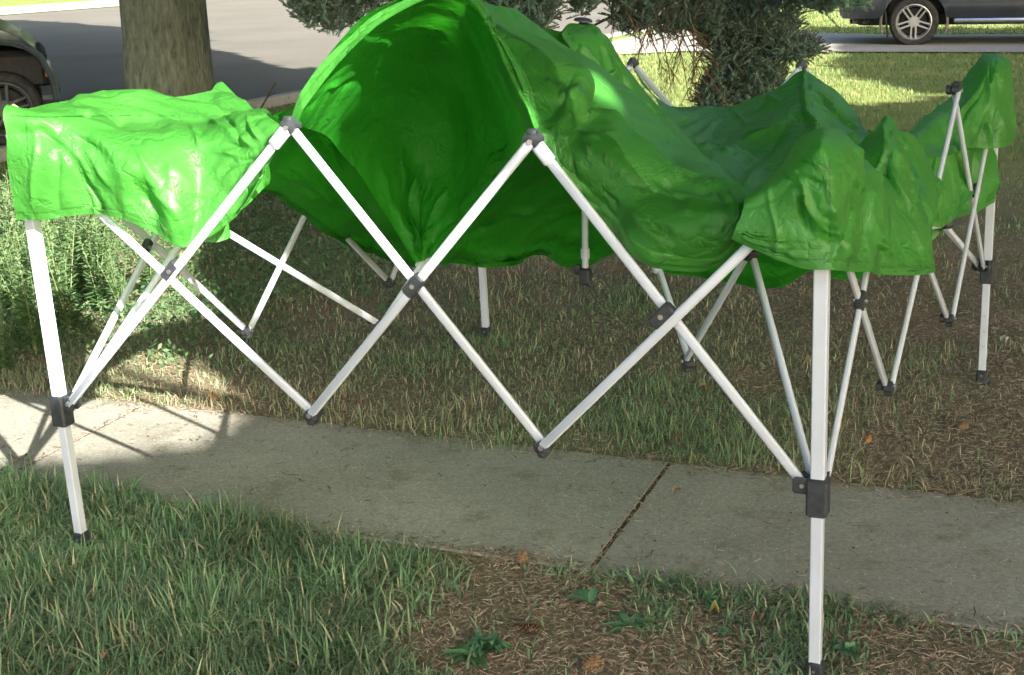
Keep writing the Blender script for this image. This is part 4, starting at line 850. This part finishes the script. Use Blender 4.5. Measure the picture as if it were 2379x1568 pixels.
mb=MB(); mb.obox((.40,CY,.42),(0,1,0),(0,0,1),(1,0,0),.82,.10,.09,b=.8); mb.build('front_bumper',simple('bumper_grey',(.05,.06,.065),(.07,.08,.085),5,.5,.4),car2,True)
mb=MB(); mb.path([(-.75,.02,1.07),(-.3,.02,1.05),(0,.03,.99),(.2,.07,.9),(.34,.13,.78)],.006,6); mb.build('hood_seam',M['plastic'],car2)
# ---------------------------------------------------------------- grass and ground cover (numpy batches)
def frame_cull(x,y,z=.0,mx=90):
    P=np.stack([x,y,np.full_like(x,z)],-1)-CAM; zz=P@FW; px=W/2+FOC*(P@RT)/zz; py=H/2-FOC*(P@UP)/zz
    return (zz>0)&(px>-mx*8)&(px<W+mx*11)&(py>-mx*2)&(py<H+mx*3),px,py
def blades(x,y,h,w,col,seed,seg=3,lean=.5,z0=0.,flat=0.):
    """curved tapering blades; returns V,F,C"""
    r=np.random.default_rng(seed); n=len(x); a=r.uniform(0,2*math.pi,n); b=a+math.pi/2+r.normal(0,.5,n)
    ln=np.abs(r.normal(0,lean,n))+.08+flat; t=np.linspace(0,1,seg+1)
    d=np.stack([np.cos(a),np.sin(a)],1); s=np.stack([np.cos(b),np.sin(b)],1)
    V=[];C=[]
    lx=ln/np.sqrt(1+ln**2)
    for k,tt in enumerate(t):
        off=d*(h*lx*tt**1.7)[:,None]; zz=z0+h*np.sqrt(np.maximum(.02,1-(lx*tt**.7)**2*.9))*tt*(1-.25*ln.clip(0,1.6)*tt*.6)
        c=np.stack([x+off[:,0],y+off[:,1],zz],1)
        ww=(w*(1-tt**2.2)*(.75+.25*math.sin(math.pi*min(1,tt*1.6))))[:,None]
        if k<seg:
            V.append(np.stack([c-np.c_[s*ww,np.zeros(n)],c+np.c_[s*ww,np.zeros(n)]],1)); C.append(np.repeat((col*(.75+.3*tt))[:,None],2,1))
        else: V.append(c[:,None]); C.append((col*1.02)[:,None])
    V=np.concatenate(V,1); C=np.concatenate(C,1); m=V.shape[1]
    base=(np.arange(n)*m)[:,None]; F=[]
    for k in range(seg-1): F.append(base+np.array([[2*k,2*k+1,2*k+3,2*k+2]]))
    F.append(base+np.array([[2*seg-2,2*seg-1,2*seg,2*seg]]))
    return V.reshape(-1,3),np.concatenate(F,0),C.reshape(-1,3)
def to_mesh(name,parts,m,label,cat='grass'):
    V=[];F=[];C=[];n=0
    for v,f,c in parts: V.append(v);F.append(f+n);C.append(c);n+=len(v)
    V=np.vstack(V);F=np.vstack(F);C=np.vstack(C)
    if F.shape[1]==4:
        tri=F[:,2]==F[:,3]
        me=bpy.data.meshes.new(name); me.vertices.add(len(V)); me.vertices.foreach_set('co',V.astype(np.float32).ravel())
        Q=F[~tri];T=F[tri][:,:3]; lo=np.concatenate([Q.ravel(),T.ravel()]).astype(np.int32)
        me.loops.add(len(lo)); me.loops.foreach_set('vertex_index',lo)
        st=np.concatenate([np.arange(len(Q))*4,len(Q)*4+np.arange(len(T))*3]).astype(np.int32); me.polygons.add(len(st)); me.polygons.foreach_set('loop_start',st); me.update(calc_edges=True)
        a=me.color_attributes.new('tint','FLOAT_COLOR','POINT'); c=np.ones((len(V),4),dtype=np.float32); c[:,:3]=C; a.data.foreach_set('color',c.ravel()); me.materials.append(m)
        me.polygons.foreach_set('use_smooth',np.ones(len(st),bool))
        o=link(bpy.data.objects.new(name,me))
    else: o=meshobj(name,V,F,m,cols=C)
    return tag(o,label,cat,kind='stuff')
def palette(n,seed,cols,wts,var=.25):
    r=np.random.default_rng(seed); cols=np.array(cols); i=r.choice(len(cols),n,p=np.array(wts)/sum(wts)); return cols[i]*r.uniform(1-var,1+var,(n,1))
GR=[(.15,.26,.125),(.20,.32,.145),(.25,.32,.165),(.40,.39,.22),(.52,.46,.28)]
def scatter(n,X0,X1,Y0,Y1,seed): r=np.random.default_rng(seed); return r.uniform(X0,X1,n),r.uniform(Y0,Y1,n),r
# foreground lush
def onwalk(x,y,mar=0.): v=sw_v(x,y); return (v>-mar)&(v<SWW+mar)
parts=[]
x,y,r=scatter(410000,-2.5,2.7,2.4,4.3,21)
v=sw_v(x,y); wob=.05*fbm(x*3,y*3,40)
ok,px,py=frame_cull(x,y)
ok&=(v<.015+wob*1.4)
lush=(1050-px)/330+.9*fbm(x*2.2,y*2.2,44)*.5
# green on the left, needle litter on the right with grass tufts
dens=np.clip(lush,0.03,1)+np.clip(fbm(x*2.6+9,y*2.6,47)-.55,0,1)*.55*(px>1000)+ .55*((px>1480)&(px<1700)&(v>-.30))*(fbm(x*5,y*5,51)>-.2) + .75*np.exp(-((px-1860)/110)**2)*(py>1390)+ .3*np.exp(-((v+.03)/.05)**2)*(px>1250)
ok&=(r.uniform(0,1,len(x))<dens*.38)
x,y,px=x[ok],y[ok],px[ok]; n=len(x); rr=np.random.default_rng(22)
big=np.clip((1250-px)/400,0,1); h=rr.uniform(.025,.065,n)+big*rr.uniform(.0,.07,n)*np.clip(1+.8*fbm(x*4,y*4,33),.2,1.9)
col=palette(n,23,GR,[34,26,14,10,7])*np.array([.92,.97,1.04]); tn=fbm(x*3,y*3,60)[:,None].clip(-.7,.9); col=col*(1+.25*tn)
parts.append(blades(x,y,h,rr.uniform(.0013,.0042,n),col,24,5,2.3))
to_mesh('foreground_grass',parts,M['blade'],'long green grass in the foreground before the sidewalk')
print('fg blades',n)
# mid ground beyond the sidewalk
parts=[]
x,y,r=scatter(570000,-5.5,6.2,3.4,9.5,31); ok,px,py=frame_cull(x,y); v=sw_v(x,y)
ok&=(v>SWW+.035*fbm(x*3,y*3,41)-.02-.09*np.clip((300-px)/300,0,1.2))
d=1/(1+((y-3.5)/2.6)); bare=np.clip((px-1950)/300,0,1)*np.clip((v-SWW-.0)/.3,0,1)*.45
pat=fbm(x*1.4,y*1.4,71)
ok&=(r.uniform(0,1,len(x))<np.clip(.62+.28*pat-bare,.12,1)*np.clip(d*1.2,.25,1))
x,y,px,py,v=x[ok],y[ok],px[ok],py[ok],v[ok]; n=len(x); rr=np.random.default_rng(32)
pat=fbm(x*1.4,y*1.4,71); dry=rr.uniform(0,1,n)< np.clip(.30-.25*pat+.25*((v<SWW+.45)&(px<1150))+.15*(px>1900),.1,.9)
gc=palette(n,33,GR[:3],[3,4,3])*1.2; dc=palette(n,34,[(.46,.40,.26),(.56,.49,.33),(.37,.33,.21),(.42,.40,.23)],[3,2,3,2])
col=np.where(dry[:,None],dc,gc)
h=rr.uniform(.02,.055,n)*np.clip(1+.45*fbm(x*3,y*3,77),.4,1.9)*(1+.5*(v<SWW+.35)); w=rr.uniform(.0010,.0022,n)*(1+(y-4)*.16)
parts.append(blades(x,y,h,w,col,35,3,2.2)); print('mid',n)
to_mesh('grass',parts,M['blade'],'patchy dry and green grass beyond the sidewalk')
# far lawn
parts=[]
x,y,r=scatter(380000,-11,16,9.2,38,41); ok,px,py=frame_cull(x,y)
rdv=(np.stack([x,y],1)-A0)@rn; rdu=(np.stack([x,y],1)-A0)@rd; dv=(np.stack([x,y],1)-dA)@dn; du=(np.stack([x,y],1)-dA)@dd
ok&=~((rdv>-.2)&(rdv<RW+6))&~((dv>-.02)&(dv<wd+.02)&(du>-1.2))&~((du<1.0)&(rdv>-.9)&(dv>-.1)&(dv<wd+2))
ok&=(r.uniform(0,1,len(x))<np.clip(13/y,.25,1))
x,y=x[ok],y[ok]; n=len(x); rr=np.random.default_rng(42)
pat=fbm(x*.8,y*.8,91); col=palette(n,43,[(.16,.24,.08),(.22,.29,.10),(.34,.32,.15),(.27,.29,.12)],[4,4,2,2])
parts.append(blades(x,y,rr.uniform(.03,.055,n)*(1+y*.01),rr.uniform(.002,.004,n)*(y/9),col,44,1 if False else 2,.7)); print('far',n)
to_mesh('lawn',parts,M['blade'],'mown lawn around the driveway across the background')
# needle litter
def litter(n,X0,X1,Y0,Y1,seed,dens,cols,ln=(.010,.030),w=.0009,z=.004,zfun=None):
    x,y,r=scatter(n,X0,X1,Y0,Y1,seed); ok,px,py=frame_cull(x,y); ok&=r.uniform(0,1,n)<dens(x,y,px,py); x,y=x[ok],y[ok]; n=len(x)
    a=r.uniform(0,math.pi*2,n); L=r.uniform(*ln,n); c=np.stack([np.cos(a),np.sin(a)],1); s=np.stack([-c[:,1],c[:,0]],1)
    bend=r.normal(0,.15,n); tl=r.normal(0,.12,n); zz=(zfun(x,y) if zfun else z)+r.uniform(0,.012,n)*(0 if zfun else 1)
    V=[]
    for t in (-.5,0,.5):
        p=np.stack([x,y],1)+c*(L*t)[:,None]+s*((bend*L)*(t*t*4-1)*.5)[:,None]; zc=zz+np.maximum(0,.0015+tl*L*t)
        V.append(np.stack([np.c_[p-s*w,zc],np.c_[p+s*w,zc+.0006]],1))
    V=np.concatenate(V,1); b=(np.arange(n)*6)[:,None]; F=np.concatenate([b+np.array([[0,1,3,2]]),b+np.array([[2,3,5,4]])],0)
    C=np.repeat(palette(n,seed+1,cols,[1]*len(cols))[:,None],6,1).reshape(-1,3); return V.reshape(-1,3),F,C
BR=[(.31,.235,.165),(.40,.31,.22),(.24,.18,.125),(.48,.39,.28),(.18,.135,.10)]
def dl(x,y,px,py):
    v=sw_v(x,y); a=(v<.02+.05*fbm(x*6,y*6,14))*np.clip((px-700)/350,.35,1); b=(v>SWW)*(np.clip((px-1500)/500,.28,1)*np.clip(1.2-(y-3.5)/4,.25,1)); return np.clip(a+b,0,1)
p1=litter(480000,-2.6,5.3,2.4,7.5,51,dl,BR,w=.0011)
o=to_mesh('needle_litter',[p1],M['litter'],'brown fallen needles on the bare ground at the right','litter')
def dsw(x,y,px,py):
    v=sw_v(x,y); u=sw_u(x,y); base=.02*np.clip(1+fbm(x*4,y*4,88),0,3); e=np.exp(-np.minimum(np.abs(v),np.abs(SWW-v))/.035)*.8
    jd=np.min(np.abs(u[:,None]+SKEW*(v[:,None]-.42)-np.array(edges)[None,:]),axis=1)
    return ((v>0)&(v<SWW))*np.clip(base+e+(jd<.013)*1.0+.12*(jd<.02),0,1)
p2=litter(170000,-2.4,3.0,2.6,5.6,53,dsw,BR+[(.07,.05,.035)],ln=(.012,.03),w=.0013,zfun=lambda x,y:np.where(np.min(np.abs(sw_u(x,y)[:,None]+SKEW*(sw_v(x,y)[:,None]-.42)-np.array(edges)[None,:]),axis=1)<.011,.005,.0105))
def chips(n,seed):
    x,y,r=scatter(n,-2.4,3.0,2.6,5.6,seed); ok,px,py=frame_cull(x,y); v=sw_v(x,y); ok&=(v>.02)&(v<SWW-.02); ok&=r.uniform(0,1,n)<.6+.4*fbm(x*3,y*3,5); x,y=x[ok],y[ok]; n=len(x)
    k=5; a=np.linspace(0,2*math.pi,k+1)[:-1][None]+r.uniform(0,6,(n,1)); R=r.uniform(.002,.007,(n,1))*r.uniform(.4,1.1,(n,k)); el=r.uniform(.35,1,(n,1)); th=r.uniform(0,3.1,(n,1))
    lx=np.cos(a)*R; ly=np.sin(a)*R*el; X=x[:,None]+lx*np.cos(th)-ly*np.sin(th); Y=y[:,None]+lx*np.sin(th)+ly*np.cos(th); Z=np.full_like(X,.0112)+r.uniform(0,.0015,(n,k))
    V=np.stack([X,Y,Z],-1).reshape(-1,3); b=(np.arange(n)*k)[:,None]; F=np.concatenate([b+np.array([[0,1,2,3]]),b+np.array([[0,3,4,4]])],0)
    C=np.repeat(palette(n,seed,[(.06,.045,.03),(.10,.07,.045),(.14,.12,.09)],[3,2,1])[:,None],k,1).reshape(-1,3); return V,F,C
to_mesh('sidewalk_debris',[p2,chips(1900,61)],M['litter'],'dark bits of needles and bark scattered over the sidewalk','debris')
# ground cover of small leaves behind the sidewalk, left
def leafquads(x,y,z,s,col,seed,tilt=.6):
    r=np.random.default_rng(seed); n=len(x); a=r.uniform(0,6.28,n); u=np.stack([np.cos(a),np.sin(a),r.normal(0,tilt,n)],1); u/=np.linalg.norm(u,axis=1)[:,None]
    v=np.stack([-np.sin(a),np.cos(a),r.normal(0,tilt,n)],1); v/=np.linalg.norm(v,axis=1)[:,None]; c=np.stack([x,y,z],1); s=s[:,None]
    V=np.stack([c-u*s,c-u*s*.1+v*s*.48,c+u*s,c-u*s*.1-v*s*.48],1).reshape(-1,3); return V,np.arange(4*n).reshape(-1,4),np.repeat(col[:,None],4,1).reshape(-1,3)
x,y,r=scatter(90000,-4.6,.6,4.7,10,71); ok,px,py=frame_cull(x,y); v=sw_v(x,y); ok&=(v>SWW+.25)
ok&=r.uniform(0,1,len(x))<np.clip((1150-px)/900+.25*fbm(x*1.5,y*1.5,8),0,.8)*np.clip((900-py)/150,0,1)
x,y=x[ok],y[ok]; n=len(x)
to_mesh('ground_cover',[leafquads(x,y,r.uniform(.01,.10,n),r.uniform(.008,.02,n),palette(n,72,[(.06,.13,.05),(.09,.17,.07),(.15,.2,.09)],[3,3,1]),73)],M['leafm'],'low leafy ground cover behind the sidewalk at the left','ground cover')
# ---------------------------------------------------------------- individual small things
def weed(loc,hgt,nst,seed,name='weed',label='',group=None,leaf=.034,col=((.11,.22,.08),(.20,.31,.14)),spread=.35):
    r=np.random.default_rng(seed); o=empty(name,loc); st=MB(); Vs=[];Fs=[];Cs=[];n=0
    for k in range(nst):
        a=r.uniform(0,6.28); s=r.uniform(.05,spread); h=hgt*r.uniform(.55,1); P=np.array([[math.cos(a)*s*h*t**1.3,math.sin(a)*s*h*t**1.3,h*t] for t in np.linspace(0,1,8)])
        st.path(P,np.linspace(.0022,.0008,8),5)
        m=int(h/.0042); t=r.uniform(.12,1,m); base=np.stack([np.interp(t,np.linspace(0,1,8),P[:,i]) for i in range(3)],1)
        L=leaf*(1.25-t*.75)*r.uniform(.7,1.3,m); an=r.uniform(0,6.28,m); d=np.stack([np.cos(an),np.sin(an),r.uniform(-.1,.9,m)],1); d/=np.linalg.norm(d,axis=1)[:,None]; w=np.cross(d,np.array([0,0,1.])); w/=np.linalg.norm(w,axis=1)[:,None]+1e-6
        off=r.uniform(0,.35,m)[:,None]*L[:,None]*d*2.0
        base=base+off; L=L[:,None]
        V=np.stack([base,base+d*L*.45+w*L*.24,base+d*L,base+d*L*.45-w*L*.24],1).reshape(-1,3); Vs.append(V);Fs.append(np.arange(4*m).reshape(-1,4)+n);n+=4*m
        c=np.array(col[0])+(np.array(col[1])-np.array(col[0]))*(t*r.uniform(.4,1.1,m))[:,None]; Cs.append(np.repeat(c[:,None],4,1).reshape(-1,3))
    st.build('stem',simple('weed_stem',(.14,.18,.08),(.2,.22,.1),30),o,True) if seed==-1 else st.build('stem',M['stem'],o,True)
    meshobj('leaves',np.vstack(Vs),np.vstack(Fs),M['leafm'],o,cols=np.vstack(Cs),smooth=False); return tag(o,label,'weed',group)
M['stem']=simple('weed_stem',(.12,.16,.07),(.2,.22,.1),30)
def copy_tree(o,loc,rz,sc,label):
    c=o.copy(); COL.objects.link(c); c.location=tuple(loc); c.rotation_euler=(0,0,rz); c.scale=(sc,)*3; c['label']=label
    for ch in o.children:
        d=ch.copy(); COL.objects.link(d); d.parent=c
    return c
G_='tall feathery weeds at the left behind the canopy leg'
w1=weed(gnd(60,770),.62,16,1,label='tall feathery weed in the sunlit clump left of the front left canopy leg',group=G_)
w2=weed(gnd(560,700),.42,8,2,label='x',group=G_); w2['label']='tall feathery weed in the sunlit clump left of the front left canopy leg'
lab='tall feathery weed in the sunlit clump left of the front left canopy leg'
r=np.random.default_rng(5)
spots=[(-30,700),(20,640),(95,690),(130,640),(45,570),(110,560),(165,700),(180,620),(-10,540),(-60,640),(70,520),(140,500),(200,560),(235,640),(-40,760),(15,790),(85,740),(230,520),(30,480),(120,460)]
for k,(a,b) in enumerate(spots):
    g0=gnd(a,b+90); copy_tree(w1 if k%2 else w2,g0,r.uniform(0,6),r.uniform(.75,1.15)*(1 if k%2 else 1.25),lab)
w2.location=tuple(gnd(245,700)); 
copy_tree(w2,gnd(352,688),1.,1.0,'single feathery weed seen between the left scissor bars'); copy_tree(w2,gnd(285,740),2.,.8,'short feathery weed just left of the leftmost inner scissor bar')
# broad leaf plants
def rosette(loc,n,L,wd,seed,label,col=(.10,.22,.11),name='broadleaf_weed',lift=.5):
    r=np.random.default_rng(seed); Vs=[];Fs=[];Cs=[];k0=0
    for i in range(n):
        a=r.uniform(0,6.28); l=L*r.uniform(.6,1.1); e=lift*r.uniform(.2,1.2); m=7; t=np.linspace(0,1,m); d=np.array([math.cos(a),math.sin(a),0]); s=np.array([-math.sin(a),math.cos(a),0])
        c=np.outer(t*l*math.cos(e),d)+np.outer(np.sin(t*2.2)*l*.5*math.sin(e)+.01,[0,0,1]); w=wd*np.sin(np.pi*t**.75)*r.uniform(.8,1.2)+.001
        V=np.stack([c+np.outer(w,s)+np.outer(w,[0,0,.35]),c,c-np.outer(w,s)+np.outer(w,[0,0,.35])],1).reshape(-1,3); F=[]
        for j in range(m-1):
            for q in (0,1): F.append((3*j+q,3*j+q+1,3*j+q+4,3*j+q+3))
        Vs.append(V);Fs.append(np.array(F)+k0);k0+=len(V); Cs.append(np.repeat((np.array(col)*r.uniform(.75,1.35))[None],len(V),0))
    o=meshobj(name,np.vstack(Vs),np.vstack(Fs),M['leafm'],cols=np.vstack(Cs)); o.location=tuple(loc); return tag(o,label,'weed')
rosette(gnd(1135,1520),34,.075,.013,31,'low bushy clover like plant beside the lying pine cone in the foreground',(.085,.19,.10),lift=1.1)
rosette(gnd(1100,1535),14,.09,.010,38,'rosette of long green leaves at the bottom edge left of the pine cones',(.09,.21,.09))
rosette(gnd(1462,1462),9,.075,.008,32,'spindly dandelion rosette on the needle litter right of the pine cones')
rosette(gnd(1655,1412),15,.055,.013,33,'upright small leafed plant at the near sidewalk edge left of the front right leg',lift=1.3)
rosette(gnd(1672,1478),7,.03,.010,34,'tiny green seedling on the needle litter left of the front right leg')
rosette(gnd(1975,1530),14,.055,.013,35,'small leafy plant right of the foot of the front right leg',lift=1.2)
rosette(gnd(1370,1410),6,.09,.012,36,'plantain with one broad round leaf just before the sidewalk joint')
rosette(gnd(460,735),8,.06,.014,37,'broad leaved weed in the shade behind the left scissor crossing',(.08,.15,.08),lift=1)
# red petal
mb=MB(); P=gnd(237,1522,.05); n=10
mb.add([P+np.array([.007*math.cos(t)*(1+.4*math.sin(3*t)),.005*math.sin(t),.007*math.sin(t)*(1+.3*math.sin(2*t))]) for t in np.arange(n)*.628],[tuple(range(n))]); mb.path([P+np.array([0,.002,.005]),P+np.array([-.004,.004,.03]),P+np.array([-.012,.006,.05])],.0012,5,m=1)
o=mb.build('fallen_petal',[simple('pink_petal',(.6,.09,.10),(.7,.16,.15),40),M['stem']]); tag(o,'small pink red petal caught in the long grass at bottom left','petal')
# pine cones
M['conecore']=simple('cone_core',(.035,.02,.012),(.06,.035,.02),60,.9,.1)
mcone=simple('cone_scale',(.11,.065,.035),(.25,.165,.085),160,.7,.3)
def cone(loc,L,R,rz,tilt,label,open_=1.,seed=0):
    mb=MB(); r=np.random.default_rng(seed); n=110
    mb.path([(-L*.48,0,0),(-L*.25,0,0),(0,0,0),(L*.25,0,0),(L*.48,0,0)],[R*.25,R*.55,R*.6,R*.45,R*.1],8,m=1)
    n=66
    for i in range(n):
        t=(i+.5)/n; a=i*2.39996+r.normal(0,.12); x=-L*.5+L*t*.97; rr=R*math.sin(math.pi*(.12+.83*t))**.6*r.uniform(.9,1.1)
        u=np.array([0,math.cos(a),math.sin(a)]); s=np.array([0,-math.sin(a),math.cos(a)]); ax=np.array([1.,0,0]); sz=.0088*(1.1-.35*abs(t-.5)*2)*open_
        b=u*rr*.4+ax*x; tip=u*(rr*1.15)+ax*(x+.006); md=(b+tip)/2+ax*.0015
        mb.add([b-s*sz*.4,b+s*sz*.4,md+s*sz*.62,tip+s*sz*.22+u*.0004,tip-s*sz*.22+u*.0004,md-s*sz*.62, b-s*sz*.4-ax*.0015,b+s*sz*.4-ax*.0015,md+s*sz*.55-ax*.002,tip-ax*.0016,md-s*sz*.55-ax*.002],[(0,1,2,5),(5,2,3,4),(7,6,10,8),(8,10,9),(2,3,9,8),(4,5,10,9),(3,4,9)])
    o=mb.build('pine_cone',[mcone,M['conecore']]); o.rotation_euler=(0,tilt,rz); o.location=(loc[0],loc[1],loc[2]+R*.85); o['group']='pine cones scattered on the ground'; return tag(o,label,'pine cone')
cone(gnd(1232,1470),.070,.0155,-.15,0,'long open pine cone lying on needles beside the leafy plant',seed=1)
cone(gnd(1372,1558),.055,.018,.9,-.3,'pale yellowish pine cone cut by the bottom edge of the photo',seed=2)
cone(gnd(1212,1310),.045,.017,1.2,-.4,'dark pine cone in the grass at the near sidewalk edge',seed=3)
cone(gnd(452,1262),.045,.016,.4,-.7,'reddish pine cone half hidden in the long grass at left',seed=4)
cone(gnd(1576,1024),.05,.015,.1,0,'pine cone on the grass edge just beyond the sidewalk joint',seed=5)
cone(gnd(2235,1000),.05,.015,.7,0,'pine cone in dry grass before the far right leg',seed=6)
# fallen leaves
def leaf(loc,s,c,seed,label):
    r=np.random.default_rng(seed); k=14; t=np.linspace(0,2*math.pi,k+1)[:-1]; R=s*(.75+.25*np.cos(t))*(1+.12*np.sin(5*t)); a=r.uniform(0,6.28)
    V=[(0,0,.004)]+[(R[i]*math.cos(t[i]+a),R[i]*.62*math.sin(t[i]+a),.012*math.cos(2*t[i])+.010*r.uniform()) for i in range(k)]
    F=[(0,i+1,(i+1)%k+1) for i in range(k)]; o=meshobj('fallen_leaf',V,F,M['leafm'],cols=np.repeat(np.array(c)[None],len(V),0)); o.location=(loc[0],loc[1],loc[2]+.03); o.rotation_euler=(r.uniform(-.5,.5),r.uniform(-.3,.6),0); o['group']='fallen leaves'; return tag(o,label,'leaf')
OR=(.42,.20,.06);YL=(.38,.31,.10);TN=(.25,.17,.10)
leaf(gnd(500,940),.022,OR,1,'orange fallen leaf in the sunlit dry grass at left')
leaf(gnd(1632,918),.022,TN,2,'tan fallen leaf behind the right scissor bars')
leaf(gnd(2012,1042),.018,OR,3,'small orange leaf in dry grass right of the front right leg')
leaf(gnd(2200,1135),.016,TN,4,'tan leaf near the far sidewalk edge at right')
leaf(gnd(1400,1435),.026,TN,5,'curled tan leaf beside the plantain')
leaf(gnd(2140,640),.028,TN,6,'tan leaf under the right side bars')
leaf(gnd(2332,805),.02,(.5,.52,.5),7,'pale grey leaf right of the far right leg')
leaf(gnd(1290,640),.03,TN,8,'brown leaf on bare soil below the centre pole')
leaf(gnd(1570,1160),.018,TN,9,'small tan leaf on the sidewalk beside the joint')
leaf(gnd(430,540),.03,(.35,.4,.25),10,'pale green leaf in the shade behind the sunlit corner')
leaf(gnd(420,1340),.03,(.25,.27,.08),11,'yellow green leaf in the long grass at left')
leaf(gnd(1660,1440),.016,YL,12,'yellow green leaf under the upright plant by the sidewalk')
leaf(gnd(1755,1462),.018,TN,13,'tan leaf on needles left of the front right foot')
# sticks
mb=MB(); P=[gnd(*q,.034) for q in((0,1090),(30,1078),(45,1066))]; mb.path([gnd(*q,.034) for q in((2,1092),(40,1072),(62,1055))],.004,6); mb.path([gnd(22,1056,.034),gnd(40,1066,.034),gnd(70,1070,.034)],.003,6)
o=mb.build('stick',M['bark'],smooth=True); tag(o,'thin forked stick on the sidewalk at the far left edge','stick')
mb=MB(); mb.path([gnd(1500,1295,.03),gnd(1512,1288,.034),gnd(1516,1278,.03)],.0025,5); o=mb.build('stick',M['bark'],smooth=True); tag(o,'short curved twig on the sidewalk right of the joint','stick')
mb=MB(); mb.path([gnd(600,262,.02),gnd(622,225,.15),gnd(640,192,.3)],.012,6); mb.path([gnd(622,225,.15),gnd(640,215,.2)],.006,5); o=mb.build('branch_stub',M['bark'],smooth=True); tag(o,'dark bare branch sticking up by the street kerb left of the billowed cover','branch')
# ---------------------------------------------------------------- camera, light, world
cam=bpy.data.cameras.new('camera'); co=bpy.data.objects.new('camera',cam); COL.objects.link(co); SC.camera=co
cam.sensor_width=36; cam.lens=36*FOC/W; cam.clip_end=1000; cam.clip_start=.05
Rm=Matrix(((RT[0],UP[0],-FW[0]),(RT[1],UP[1],-FW[1]),(RT[2],UP[2],-FW[2]))).to_4x4(); Rm.translation=Vector(CAM); co.matrix_world=Rm
sdir=unit([-SH[0],-SH[1],1.])   # towards the sun
sun=bpy.data.lights.new('sun','SUN'); sun.energy=4.8; sun.angle=math.radians(.5); sun.color=(1,.95,.86); so=bpy.data.objects.new('sun',sun); COL.objects.link(so)
so.rotation_euler=Vector(sdir).to_track_quat('Z','Y').to_euler()
w=bpy.data.worlds.new('World'); SC.world=w; w.use_nodes=True; nt=w.node_tree; bg=nt.nodes['Background']; sk=nt.nodes.new('ShaderNodeTexSky'); sk.sky_type='NISHITA'; sk.sun_disc=False
sk.sun_elevation=math.asin(sdir[2]); sk.sun_rotation=math.atan2(sdir[0],sdir[1]); sk.ozone_density=.6; sk.dust_density=2.5; sk.air_density=1.0; nt.links.new(mix(nt,sk.outputs[0],(1.0,.985,.91),1.,'MULTIPLY'),bg.inputs[0]); bg.inputs[1].default_value=.115
SC.view_settings.view_transform='Standard'; SC.view_settings.look='None'; SC.view_settings.exposure=2.22; SC.view_settings.gamma=1
SC.render.resolution_x=1024; SC.render.resolution_y=675
